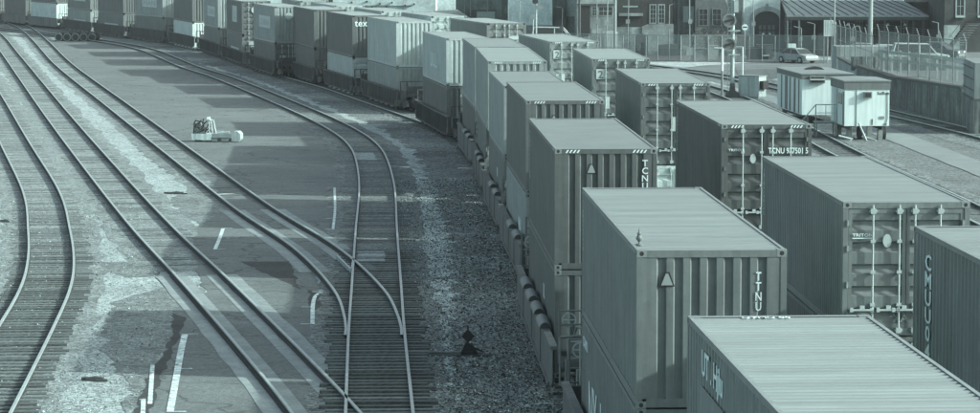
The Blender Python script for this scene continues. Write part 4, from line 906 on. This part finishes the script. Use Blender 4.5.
# poles
for u, D, r0, zt, lab, cat in ((868.5, 250, 0.19, 12, 'thick pale utility pole rising past the porch roof', 'utility pole'), (832.5, 248, 0.07, 9, 'thin lamp pole standing left of the pale utility pole', 'pole'), (614.5, 272, 0.14, 9, 'pale drainpipe-thin pole at the left corner of the dark warehouse', 'pole'), (579, 272, 0.12, 9, 'dark slim pole beside the doorway with the dark opening', 'pole'), (741.5, 280, 0.13, 10, 'pale pole at the corner between the grey building and the arched doorway', 'pole')):
    mb = MB().tube((0, 0, 0), (0, 0, zt), r0, 10, r0 * 0.85)
    tag(ob('utility_pole' if r0 > 0.15 else 'pole', mb, M_conc if u != 579 else M_darksteel, None, (UX(u, D), D, 0)), lab, cat)
for u, D, v0, v1, ww, lab in ((826, 256, 20, 36, 0.85, 'pale notice board on posts in front of the dark porch, left one'), (833.5, 262, 22, 32, 0.45, 'small pale sign board just right of the thin lamp pole')):
    t = thing('notice_board', (UX(u - 4, D), D, 0), 0, lab, 'sign board')
    ob('board', MB().box(0, ww, -0.05, 0, ZV(v1, D), ZV(v0, D)), PC['cream'], t)
    mb = MB()
    for k in range(4): mb.box(ww * (0.15 + k * 0.22), ww * (0.2 + k * 0.22), -0.06, -0.052, ZV(v1, D) + 0.1, ZV(v0, D) - 0.1)
    ob('writing_bars', mb, M_castm, t)
    ob('post', MB().box(0.0, 0.08, 0.002, 0.08, 0, ZV(v1, D) + 0.3), M_castm, t)
t = thing('road_sign', (UX(743.5, 268), 268, 0), 0, 'round no-entry sign with a dark bar on a thin post by the arched doorway', 'road sign')
ob('post', MB().tube((0, 0, 0), (0, 0, ZV(24, 268)), 0.03, 6), M_steel, t); z = ZV(27, 268); ob('sign_plate', MB().tube((0, -0.06, z), (0, -0.03, z), 0.28, 20), M_white, t); ob('bar', MB().box(-0.2, 0.2, -0.068, -0.062, z - 0.06, z + 0.06), M_black, t)
t = thing('road_sign', (UX(533, 262), 262, 0), 0, 'diamond warning sign on a thin post before the pale wall', 'road sign')
z = ZV(16, 262); ob('post', MB().tube((0, 0, 0), (0, 0, z), 0.04, 6), M_steel, t); ob('sign_plate', MB().prism([(-0.3, 0), (0, -0.3), (0.3, 0), (0, 0.3)], -0.08, -0.05, 'y', Matrix.Translation((0, 0, z))), M_castm, t)
t = thing('railway_signal', (UX(536, 266), 266, 0), 0, 'far small signal mast with a round dark head before the pale wall', 'railway signal')
ob('mast', MB().tube((0, 0, 0), (0, 0, 6.5), 0.07, 8), M_steel, t); z = ZV(1, 266); ob('signal_head', MB().tube((-0.1, -0.2, z), (-0.1, -0.1, z), 0.26, 18), M_black, t); ob('bracket', MB().box(0.05, 0.6, -0.1, -0.05, ZV(9, 266), ZV(5, 266)), M_castm, t)

# ---------------------------------------------------------------- buildings
def win(t, x0, x1, z0, z1, y, m=None, bars=(1, 2), fr=0.06, name='window'):
    f = MB(); f.box(x0 - fr, x0, y - 0.05, y, z0 - fr, z1 + fr); f.box(x1, x1 + fr, y - 0.05, y, z0 - fr, z1 + fr); f.box(x0, x1, y - 0.05, y, z1, z1 + fr); f.box(x0, x1, y - 0.05, y, z0 - fr, z0)
    for k in range(1, bars[0] + 1): xx = x0 + (x1 - x0) * k / (bars[0] + 1); f.box(xx - 0.02, xx + 0.02, y - 0.035, y - 0.015, z0, z1)
    for k in range(1, bars[1] + 1): zz = z0 + (z1 - z0) * k / (bars[1] + 1); f.box(x0, x1, y - 0.033, y - 0.016, zz - 0.02, zz + 0.02)
    o = ob(name, f, m or M_castm, t); ob('pane', MB().box(x0, x1, y - 0.012, y - 0.003, z0, z1), M_glass, o); return o
def bld(name, u0, u1, D, h, depth, m, label, cat='building', loc=None):
    t = thing(name, (UX(u0, D), D, 0), 0, label, cat, None)
    w_ = UX(u1, D) - UX(u0, D); ob('wall', MB().box(0, w_, 0, depth, 0, h), m, t); ob('roof', MB().box(-0.15, w_ + 0.15, -0.15, depth + 0.15, h + 0.003, h + 0.2), M_castm, t)
    t['w'] = w_; return t
def lx(t, u, D): return UX(u, D) - t.location.x
BM = lambda n, g, s=0.25: mat('building_' + n, g, 0.9, 0.28, 0.5, streak=s, fine=0.10, fscale=4)
D = 300
t = bld('warehouse', 250, 436, D, 8, 20, BM('pale', 0.62, 0.1), 'long pale warehouse wall behind the trains at the top of the picture')
for u in (306, 313, 322, 330): win(t, lx(t, u, D), lx(t, u + 3.5, D), 3.2, 7, 0)
ob('conduit', MB().box(lx(t, 362, D), lx(t, 412, D), -0.12, -0.003, ZV(6, D), ZV(5.2, D)), M_castm, t)
mb = MB()
for u, v in ((352, 1.5), (367, 0.5), (380, 2.8), (392, 1.6), (405, 4.5), (414, 3), (386, 6), (372, 6)): mb.box(lx(t, u, D), lx(t, u + 1.3, D), -0.3, -0.003, ZV(v + 1.6, D), ZV(v, D))
ob('wall_lamp', mb, M_black, t)
mb = MB().prism([(0, 0), (9, 0), (9, 2.7), (4.5, 3.3), (0, 2.7)], 0, 5, 'y'); sh = tag(ob('shed', mb, PC['chalk'], None, (UX(326, 292), 290, 0)), 'low white shed roof peeking over the plain dark container', 'shed')
mb = MB().prism([(0, 2.9), (5.5, 2.9), (3.8, 4.0), (1.6, 3.9)], 0, 2, 'y'); mb.box(0.4, 5.2, 0.1, 1.9, 0, 2.9); tag(ob('tank_shelter', mb, M_castm, None, (UX(418, 285), 285, 0)), 'dark tarped heap in front of the warehouse corner', 'shelter')
D = 288
t = bld('concrete_pier', 437.5, 455.5, D, 9, 3, BM('pier', 0.66, 0.12), 'tall pale concrete pier left of the stained dark wall', 'pier')
t = bld('stained_wall', 456, 508, 292, 9, 3, BM('stained', 0.14, 0.6), 'dark stained concrete wall with a pale block in its recess', 'wall')
ob('recess', MB().box(lx(t, 472, 292), lx(t, 496, 292), -0.02, -0.002, 0, ZV(9.5, 292)), M_darksteel, t); ob('recess_block', MB().box(lx(t, 477, 292), lx(t, 495, 292), -0.9, -0.022, 0, ZV(11.5, 292)), M_conc, t)
mb = MB()
for u in (457.5, 464, 470, 487, 500): mb.box(lx(t, u, 292), lx(t, u + 1.0, 292), -0.15, -0.003, 3.2, 9)
ob('pipe', mb, M_castm, t)
D = 288
t = bld('pale_wall', 508.5, 552, D, 9, 3, BM('chalky', 0.74, 0.12), 'broad chalky pier behind the small far signal mast', 'pier')
ob('plinth', MB().box(-0.1, t['w'] + 0.1, -0.25, -0.002, 0, ZV(25, D)), BM('plinth', 0.26), t)
t = bld('grey_pilaster', 552.5, 566, D + 2, 9, 3, BM('grime', 0.17, 0.5), 'grimy grey pilaster right of the broad chalky pier', 'pier')
t = bld('white_pilaster', 566.3, 576, D + 3, 9, 3, BM('chalky2', 0.62, 0.1), 'narrow bright white pilaster left of the dark slim pole', 'pier')
ob('plinth', MB().box(0, t['w'], -0.25, -0.002, 0, ZV(17, D)), BM('plinth', 0.26), t)
D = 280
t = bld('gatehouse', 576.5, 614, D, 9, 8, BM('sand', 0.25, 0.3), 'weathered grey gatehouse with a dark opening and broad window frames')
ob('door_opening', MB().box(lx(t, 580, D), lx(t, 589.5, D), -0.02, -0.002, 0, ZV(5.5, D)), M_black, t)
ob('lintel', MB().box(0, t['w'], -0.15, -0.003, ZV(5, D), ZV(3.6, D)), M_darksteel, t)
win(t, lx(t, 592, D), lx(t, 596.5, D), ZV(15, D), ZV(7, D), 0, BM('frame', 0.3)); win(t, lx(t, 598.5, D), lx(t, 611.5, D), ZV(15, D), ZV(7, D), 0, BM('frame', 0.3), (2, 1))
ob('wall_patch', MB().box(lx(t, 591, D), lx(t, 607, D), -0.03, -0.003, ZV(38, D), ZV(28, D)), BM('frame', 0.3), t)
t = bld('dark_warehouse', 616.5, 672, 283, 9, 12, BM('black', 0.045, 0.2), 'dark warehouse with two tall pale-framed windows above a pale plinth'); D = 283
for u in (649.5, 658): win(t, lx(t, u, D), lx(t, u + 5, D), ZV(22.5, D), ZV(5, D), 0, BM('frame', 0.3), (1, 3), 0.1)
ob('plinth', MB().box(0, t['w'], -0.6, -0.002, 0, ZV(27, D)), BM('sandlow', 0.27, 0.5), t); ob('plinth_top', MB().prism([(lx(t, 641, D), 0), (t['w'], 0), (t['w'], ZV(23.5, D)), (lx(t, 646, D), ZV(24, D)), (lx(t, 641, D), ZV(26, D))], -0.8, -0.603, 'y'), BM('frame', 0.3), t)
ob('loading_ledge', MB().box(lx(t, 618, D), lx(t, 642, D), -0.5, -0.002, ZV(15.8, D), ZV(13, D)), BM('sand', 0.25), t)
ob('wall_sign', MB().box(lx(t, 622, D), lx(t, 637, D), -0.04, -0.002, ZV(7, D), ZV(5.6, D)), M_conc, t)
D = 286
t = bld('narrow_annex', 672.5, 693.5, D, 9, 6, BM('annex', 0.19, 0.4), 'narrow grey annex with a bright white roller door')
f = ob('roller_door', MB().box(lx(t, 682, D), lx(t, 693, D), -0.06, -0.002, ZV(22, D), ZV(6, D)), PC['chalk'], t); ob('lower_panel', MB().box(lx(t, 682, D), lx(t, 693, D), -0.05, -0.002, 0.5, ZV(22.1, D)), BM('sand', 0.25), t)
ob('pipe', MB().tube((lx(t, 677, D), -0.15, 0), (lx(t, 677, D), -0.15, 8.5), 0.1, 8), M_conc, t)
for k in range(9):
    q = Vector((UX(random.uniform(673, 692), 276), 276 + random.uniform(-1, 1), 0)); mb = MB(); s_ = random.uniform(0.4, 0.9)
    mb.box(-s_ / 2, s_ / 2, -0.3, 0.3, 0, s_ * random.uniform(0.6, 1.6)); mb.tube((-s_ / 2, 0, 0.2), (s_ / 2 + 0.2, 0, s_ * 1.6), 0.06)
    if k < 5: tag(ob('scrap_crate', mb, random.choice([M_black, M_castm, M_conc]), None, q), ['small dark', 'tall grey', 'leaning', 'squat', 'broken'][k] + ' crate among the scrap below the white roller door', 'crate', 'scrap crates below the roller door')
D = 284
t = bld('grey_building', 694, 741, D, 10, 10, BM('mid', 0.14, 0.15), 'plain grey building with two tall dark windows behind the signal mast')
for u in (698, 711.5): win(t, lx(t, u, D), lx(t, u + 8, D), ZV(25, D), ZV(9, D), 0, M_castm, (1, 2))
ob('sign_panel', MB().box(lx(t, 703, D), lx(t, 710.5, D), -3.5, -3.4, ZV(52, 280), ZV(35, 280)), PC['cream'], t)
t = bld('arched_hall', 741.5, 784, D, 11, 10, BM('hall', 0.62, 0.08), 'pale hall with a large arched stone doorway')
cx = (lx(t, 751, D) + lx(t, 779.5, D)) / 2; rw = 1.05; zs = ZV(19, D)
mb = MB(); n = 12; outer = [(cx + 1.62 * math.cos(math.pi * i / n), zs + 1.25 * math.sin(math.pi * i / n)) for i in range(n + 1)]; inner = [(cx + rw * 1.12 * math.cos(math.pi * i / n), zs + 0.78 * math.sin(math.pi * i / n)) for i in range(n + 1)]
for i in range(n): mb.prism([outer[i], outer[i + 1], inner[i + 1], inner[i]], -0.22, -0.003, 'y')
mb.box(cx - 1.62, cx - rw * 1.12, -0.22, -0.003, 0, zs); mb.box(cx + rw * 1.12, cx + 1.62, -0.22, -0.003, 0, zs); mb.box(cx - 0.14, cx + 0.14, -0.3, -0.224, zs + 0.75, zs + 1.5)
ob('stone_arch', mb, BM('stone', 0.33, 0.2), t)
ob('door', MB().prism([(cx - rw * 1.1, 0), (cx + rw * 1.1, 0)] + inner[:], -0.06, -0.004, 'y'), mat('door_dark', 0.05, 0.6), t)
mb = MB()
for x in (-0.75, -0.35, 0.1, 0.5):
    for z in (1.6, 2.15): mb.box(cx + x, cx + x + 0.26, -0.075, -0.062, z, z + 0.42)
ob('door_pane', mb, mat('pane_light', 0.14, 0.3), t)
for x in (-0.35, 0.3): ob('door_lamp', MB().tube((cx + x, -0.2, 1.75), (cx + x, -0.1, 1.75), 0.1, 10), M_white, t)
# porch
D = 276
t = thing('covered_porch', (UX(783, D), D, 0), 0, 'long open porch with a ribbed metal roof and dark interior', 'porch')
w_ = UX(924, D) - UX(783, D); w2 = UX(905, D) - UX(783, D)
ze, zr = ZV(15, D), ZV(2.5, D + 5) 
vs = [(0, -1.5, ze), (w_, -1.5, ze), (w2 + 0.1, 4, zr + 0.25), (0.0, 4, zr + 0.25)]
ob('roof', MB().add(vs + [(x, y, z - 0.12) for x, y, z in vs], [(0, 1, 2, 3), (7, 6, 5, 4), (0, 4, 5, 1), (1, 5, 6, 2), (2, 6, 7, 3), (3, 7, 4, 0)]), mat('porch_roof', 0.33, 0.6, 0.2, 0.8, streak=0.2), t)
mb = MB()
for k in range(17):
    f0 = k / 16; f1 = max(0.0, f0 - 0.0); a_ = Vector(vs[0]).lerp(Vector(vs[1]), f0); b_ = Vector(vs[3]).lerp(Vector(vs[2]), max(0, f0 * 1.02 - 0.11)); mb.tube(a_ + Vector((0, 0, 0.02)), b_ + Vector((0, 0, 0.02)), 0.05, 4)
ob('roof_rib', mb, M_darksteel, t)
ob('eave_beam', MB().box(0, w_, -1.5, -1.3, ze - 0.42, ze - 0.122), M_darksteel, t)
ob('back_wall', MB().box(0, w_ + 1.2, 4, 4.3, 0, zr + 0.1), BM('black', 0.045), t)
for u in (783.5, 795, 863, 880, 908, 918): ob('post', MB().box(lx(t, u, D), lx(t, u + 1.8, D), -1.45, -1.3, 0, ze - 0.42), M_castm if u < 800 else M_darksteel, t)
for u in (788, 860, 876, 905): win(t, lx(t, u, D), lx(t, u + 5.5, D), 1.2, 3.6, 3.99, M_conc if u in (788, 905) else M_castm, (1, 3))
for u in (828.5, 845, 865, 885, 902): ob('ceiling_lamp', MB().tube((lx(t, u, D), -0.5, ze - 0.95), (lx(t, u, D), -0.5, ze - 0.75), 0.16, 10, 0.05), M_white, t)
ob('strut', MB().path([(0.1, -1.5, zr), (1.35, -1.52, ze - 0.05)], 0.07), M_steel, t); ob('lattice', MB().box(lx(t, 836, D), lx(t, 900, D), -1.4, -1.32, 0.9, 1.7), M_darksteel, t)
t = bld('link_building', 913, 943, 287, 9, 8, BM('shade', 0.09, 0.2), 'dark recessed building with a pale door between the porch and brick house'); ob('door', MB().box(lx(t, 920, 287), lx(t, 926.5, 287), -0.05, -0.002, 0, ZV(25, 287)), PC['chalk'], t)
mb = MB().prism([(-2.2, 0), (-1.9, 0), (1.9, 2.4), (1.6, 2.6)], -0.3, 0.3, 'y'); ob('roof_brace', mb, M_darksteel, t, (1.9, -1.2, ZV(9, 287))); ob('balcony_rail', MB().box(lx(t, 931, 287), lx(t, 942, 287), -0.6, -0.5, ZV(11, 287), ZV(8.5, 287)), PC['cream'], t)
D = 270
t = bld('brick_house', 942, 1010, D, 12, 14, BM('brick', 0.06, 0.15), 'dark brick house with tall stone-silled windows at the right frame edge')
for u, a_ in ((954, 7), (976, 9)):
    win(t, lx(t, u, D), lx(t, u + a_, D), ZV(15, D), ZV(-12, D), 0, M_conc, (1, 2), 0.12); ob('window_sill', MB().box(lx(t, u - 1.5, D), lx(t, u + a_ + 1.5, D), -0.3, -0.052, ZV(17.3, D), ZV(16, D)), PC['silver'], t)
ob('stone_base', MB().box(-0.05, lx(t, 957, D), -0.2, -0.002, 0, ZV(25, D)), BM('stone', 0.33, 0.2), t)
st = thing('iron_stairs', (UX(957, 266), 266, 0), 0, 'dark iron stairs climbing to a landing against the brick house', 'stairs')
mb = MB()
for k in range(9): mb.box(-0.9 + k * 0.16, -0.55 + k * 0.16 + 0.9, -0.5, 0.4, 1.3 + k * 0.22, 1.34 + k * 0.22)
ob('step', mb, M_castm, st); mb = MB()
for s in (-0.52, 0.42): mb.prism([(-1.0, 1.1), (-0.7, 1.1), (0.75, 3.1), (0.45, 3.1)], s, s + 0.05, 'y')
mb.path([(-1.0, -0.55, 2.0), (0.6, -0.55, 4.1), (3.5, -0.55, 4.1)], 0.03); ob('stringer', mb, M_darksteel, st); ob('landing', MB().box(0.6, 3.6, -0.5, 1.5, 3.12, 3.2), M_darksteel, st)
ob('stair_post', MB().box(0.65, 0.75, -0.45, -0.35, 0, 3.11), M_darksteel, st); ob('stair_post', MB().box(3.4, 3.5, -0.45, -0.35, 0, 3.11), M_darksteel, st)
# far backdrop street blocks behind, so that the view stays closed from other positions
for u0, u1, Dd, h, g, lab in ((-80, 240, 470, 7, 0.2, 'long grey shed far behind the left end of the trains'), (1012, 1200, 290, 10, 0.2, 'plain grey block beyond the brick house')):
    t = bld('distant_building', u0, u1, Dd, h, 12, BM('far%d' % int(u0 + 100), g), lab)
# ---------------------------------------------------------------- cars
def car(loc, rz, col, label, kind='sedan'):
    t = thing('parked_car', loc, rz, label, 'car', 'parked cars')
    L, W_ = 4.5, 1.75
    low = [(-2.25, 0.45), (-2.2, 0.75), (-1.2, 0.92), (1.2, 0.95), (2.1, 0.86), (2.25, 0.5), (2.2, 0.25), (-2.2, 0.25)]
    cab = [(-1.25, 0.92), (-0.55, 1.38), (0.7, 1.42), (1.6, 0.95)] if kind == 'sedan' else [(-1.2, 0.92), (-0.6, 1.62), (2.0, 1.66), (2.2, 0.95)]
    def loft(poly, w0, w1, zmid):
        mb = MB(); n = len(poly); vs = []
        for x, f in ((-w0, 0), (w0, 0)):
            vs += [(p[0], x * (w1 if p[1] > zmid else 1.0), p[1]) for p in poly]
        mb.add(vs, [(i, (i + 1) % n, n + (i + 1) % n, n + i) for i in range(n)] + [tuple(range(n - 1, -1, -1)), tuple(range(n, 2 * n))]); return mb
    b = ob('body', loft(low, W_ / 2, 0.93, 0.7), col, t); md = b.modifiers.new('bevel', 'BEVEL'); md.width = 0.07; md.segments = 3
    c_ = ob('windows', loft(cab, W_ / 2 * 0.92, 0.8, 1.2), M_glass, t)
    tp = cab[1:3]; r_ = ob('roof', MB().add([(tp[0][0] - 0.05, -0.62, tp[0][1]), (tp[1][0] + 0.05, -0.62, tp[1][1]), (tp[1][0] + 0.05, 0.62, tp[1][1]), (tp[0][0] - 0.05, 0.62, tp[0][1]), (tp[0][0], -0.6, tp[0][1] + 0.05), (tp[1][0], -0.6, tp[1][1] + 0.05), (tp[1][0], 0.6, tp[1][1] + 0.05), (tp[0][0], 0.6, tp[0][1] + 0.05)], [(0, 3, 2, 1), (4, 5, 6, 7), (0, 1, 5, 4), (1, 2, 6, 5), (2, 3, 7, 6), (3, 0, 4, 7)]), col, t)
    mb = MB()
    for s in (-1, 1):
        for (xa, za), (xb_, zb_) in zip(cab, cab[1:]): mb.tube((xa, s * (0.8 if za < 1.2 else 0.64), za), (xb_, s * (0.8 if zb_ < 1.2 else 0.64), zb_), 0.045, 6)
        mb.tube((0.1, s * 0.8, 0.94), (0.1, s * 0.64, cab[1][1]), 0.04, 6)
    ob('pillar', mb, col, t)
    for x in (-1.4, 1.4):
        for s in (-1, 1):
            wme = ob('wheel', MB().tube((0, -0.1, 0), (0, 0.1, 0), 0.33, 18), M_black, t, (x, s * 0.8, 0.33)); ob('rim', MB().tube((0, s * 0.1, 0), (0, s * 0.12, 0), 0.2, 12), M_steel, wme)
    for s in (-1, 1): ob('headlight', MB().box(-2.27, -2.17, s * 0.62 - 0.16, s * 0.62 + 0.16, 0.58, 0.72), M_white, t)
    ob('bumper', MB().box(-2.32, -2.24, -0.8, 0.8, 0.3, 0.5), M_castm, t); return t
car((UX(791, 262.5) , 258.5, 0.022), R(125), PC['grey'], 'pale sedan parked behind the fence below the arched doorway', 'sedan').scale = (0.88, 0.88, 0.88)
tag(ob('roof_box', MB().box(-0.35, 0.35, -0.3, 0.3, 0, 0.35), PC['chalk'], None, (UX(791, 258), 258.6, 1.33)), 'white box on the roof of the pale sedan', 'box')
car((UX(556, 276), 276, 0.95), R(172), PC['silver'], 'estate car behind the farther container with the bent arrow sign', 'wagon')
sheet('street', [(-1, 270), (9, 270), (9, 283), (-1, 283)], 0.93, M_conc)
car((UX(918, 236), 236, 0.83), R(178), PC['cream'], 'white car parked on the street behind the barbed wire fence', 'wagon')
car((UX(884, 240), 240, 0.83), R(185), PC['silver'], 'grey car parked under the porch edge beside the utility pole', 'sedan')
car((UX(862, 243), 243, 0.83), R(170), PC['grey'], 'darker car partly behind the pale utility pole', 'sedan')
car((UX(934, 246), 246, 0.83), R(150), PC['ink'], 'dark car parked beside the iron stairs', 'sedan')
sheet('street', [(30, 232), (33.5, 262), (70, 262), (70, 232)], 0.815, mat('street_asphalt', 0.14))
# junk bins between the signal and the arched doorway
for k, (u, w1, h1, m, lab) in enumerate(((747, 1.5, 1.1, M_black, 'black waste bin behind the fence near the no-entry sign'), (756, 1.3, 1.3, M_darksteel, 'dark open bin below the arched doorway'), (761, 0.5, 0.35, PC['chalk'], 'small white tub at the foot of the fence'), (707, 0.9, 1.2, M_castm, 'grey bin below the bush'))):
    mb = MB().prism([(0, 0), (w1, 0), (w1 * 1.05, h1), (-w1 * 0.05, h1)], -0.4, 0.4, 'y'); mb.box(-0.08, w1 + 0.08, -0.45, 0.45, h1 + 0.002, h1 + 0.07); tag(ob('waste_bin', mb, m, None, (UX(u, 266), 266, 0)), lab, 'bin')
random.seed(21)
POLE_LABELS = [(519, 'thin pipe standing before the broad chalky pier'), (561, 'grey post before the grimy pilaster'), (597, 'pale standpipe before the gatehouse'), (606, 'dark leaning post before the gatehouse windows'), (627, 'pale conduit before the dark warehouse wall'), (668, 'grey downpipe at the right corner of the dark warehouse'), (689, 'thin mast before the white roller door'), (752, 'bracket post left of the arched doorway'), (799, 'slim post under the left end of the porch roof'), (812, 'dark post standing behind the pale sedan'), (851, 'pale post between the thin lamp pole and the utility pole'), (893, 'dark post right of the utility pole'), (936, 'slim pole before the dark recessed building')]
for u, lab in POLE_LABELS:
    D = random.uniform(266, 274); hgt = random.uniform(2.6, 6.5) if u < 780 else random.uniform(2.2, 3.2); mb = MB().tube((0, 0, 0), (random.uniform(-0.1, 0.1), 0, hgt), 0.05, 6); mb.box(-0.18, 0.18, -0.1, 0.05, hgt * 0.55, hgt * 0.55 + 0.4); mb.tube((0, 0, hgt), (random.choice([-0.6, 0.5]), 0, hgt + 0.15), 0.04, 6)
    tag(ob('service_pole', mb, random.choice([M_castm, M_conc, M_darksteel]), None, (UX(u, D), D, 0)), lab, 'pole')
for u, w1, h1, m, lab in ((583, 1.6, 1.7, M_castm, 'grey crate stack beside the gatehouse opening'), (602, 1.4, 2.2, PC['silver'], 'pale cabinet before the gatehouse'), (622, 2.0, 1.2, M_castm, 'long grey skip before the dark warehouse plinth'), (634, 1.2, 1.9, M_darksteel, 'dark cabinet before the warehouse plinth'), (658, 1.8, 1.0, M_darksteel, 'low dark skip right of the warehouse windows'), (737, 1.0, 1.9, M_darksteel, 'dark locker beside the signal mast foot'), (816, 1.2, 2.0, M_darksteel, 'dark kiosk behind the pale sedan')):
    mb = MB().prism([(0, 0), (w1, 0), (w1, h1), (w1 * 0.6, h1 + 0.12), (0, h1)], -0.5, 0.5, 'y'); mb.box(0.1, w1 * 0.45, -0.53, -0.503, h1 * 0.25, h1 * 0.85); tag(ob('yard_cabinet', mb, m, None, (UX(u, 275), 275, 0)), lab, 'cabinet')
random.seed(5)
# bush in front of the grey building
t = thing('bush', (UX(713, 272), 272, 0), 0, 'dark leafless bush in front of the grey building behind the signal', 'bush')
mb = MB()
for k in range(14):
    a_ = Vector((random.uniform(-0.4, 0.4), 0, 0)); b_ = Vector((random.uniform(-1.9, 1.9), random.uniform(-0.8, 0.8), random.uniform(1.2, 2.4))); mb.tube(a_, b_, 0.05, 5, 0.02)
ob('stem', mb, M_darksteel, t)
mb = MB()
for k in range(2600):
    th = random.random() * 6.283; rr = random.random() ** 0.5; p = Vector((math.cos(th) * rr * 2.1, math.sin(th) * rr * 0.9, 1.6 + random.gauss(0, 0.42))); s_ = random.uniform(0.04, 0.10)
    e1 = Vector((random.uniform(-1, 1), random.uniform(-1, 1), random.uniform(-1, 1))).normalized() * s_; e2 = e1.orthogonal().normalized() * s_ * 0.6
    mb.add([p - e1, p + e2, p + e1, p - e2], [(0, 1, 2, 3)])
ob('foliage', mb.mesh('foliage', False), mat('foliage', 0.07, 0.9, 0.3, 3), t)
# ballast stones and litter
mb = MB()
random.seed(3)
def stone(mb, x, y, s):
    vs = [Vector((random.uniform(-1, 1), random.uniform(-1, 1), random.uniform(-0.2, 1))).normalized() * s * random.uniform(0.7, 1.2) for _ in range(6)]
    mb.add([(x + v.x, y + v.y, max(0.0, v.z + s * 0.3)) for v in vs], [(0, 1, 2), (0, 2, 3), (0, 3, 4), (0, 4, 1), (5, 2, 1), (5, 3, 2), (5, 4, 3), (5, 1, 4)])
for _ in range(15000):
    y = 62 + 70 * random.random() ** 1.5; x1_, _d = path_x(T1, y); x0_, _d = path_x(S, y); x = random.uniform(x0_ + 0.9, x1_ - 1.2); stone(mb, x, y, random.uniform(0.018, 0.045))
for _ in range(7000):
    y = 62 + 60 * random.random() ** 1.3; x = random.uniform(path_x(X1, y)[0] - 3, path_x(X1, y)[0] + 3.6) ; stone(mb, x, y, random.uniform(0.018, 0.04))
o = ob('loose_ballast', mb.mesh('loose_ballast', False), mat('stone_mix', 0.32, 0.95, 0.8, 9, fine=0.7, fscale=12)); o['kind'] = 'stuff'; o['label'] = 'loose ballast stones scattered beside the tracks'; o['category'] = 'gravel'
mb = MB()
for _ in range(7000):
    y = 62 + 70 * random.random() ** 1.5; x = random.uniform(path_x(S, y)[0] + 0.9, path_x(T1, y)[0] - 1.2); stone(mb, x, y, random.uniform(0.02, 0.05))
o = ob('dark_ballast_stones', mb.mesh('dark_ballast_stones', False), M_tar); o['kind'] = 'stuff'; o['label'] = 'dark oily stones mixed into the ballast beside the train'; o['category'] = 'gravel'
for u, v, w1, lab in ((95, 381, 0.5, 'dark lump of debris on the pale gravel beside the leftmost track'), (176, 194, 0.75, 'dark plank lying on the ground between two tracks'), (5, 222, 0.3, 'small dark rag near the left frame edge')):
    q = at(u, v, 0); mb = MB().prism([(-w1 / 2, 0), (w1 / 2, 0), (w1 * 0.4, 0.07), (0, 0.10), (-w1 * 0.42, 0.06)], -0.09, 0.09, 'y'); mb.box(-w1 * 0.7, -w1 * 0.2, 0.1, 0.2, 0, 0.06); mb.box(w1 * 0.1, w1 * 0.65, -0.22, -0.12, 0, 0.05); tag(ob('debris', mb, M_darksteel, None, (q.x, q.y, 0.01)), lab, 'debris')


# ---------------------------------------------------------------- thin haze box added round the whole scene to lift the dark tones
hz = ob('haze', MB().box(-1520, 1520, -220, 3020, -1.0, 13.5), None); hz['kind'] = 'stuff'; hz['label'] = 'thin haze added over the whole rail yard to lift the dark tones'; hz['category'] = 'haze'
hm = bpy.data.materials.new('haze'); hm.use_nodes = True; _n = hm.node_tree
_n.nodes.remove(_n.nodes['Principled BSDF']); _v = _n.nodes.new('ShaderNodeVolumePrincipled')
_v.inputs['Density'].default_value = 0.00012; _v.inputs['Color'].default_value = (0.80, 0.93, 0.93, 1); _v.inputs['Anisotropy'].default_value = 0.0
_n.links.new(_v.outputs[0], _n.nodes['Material Output'].inputs['Volume']); hz.data.materials.append(hm)
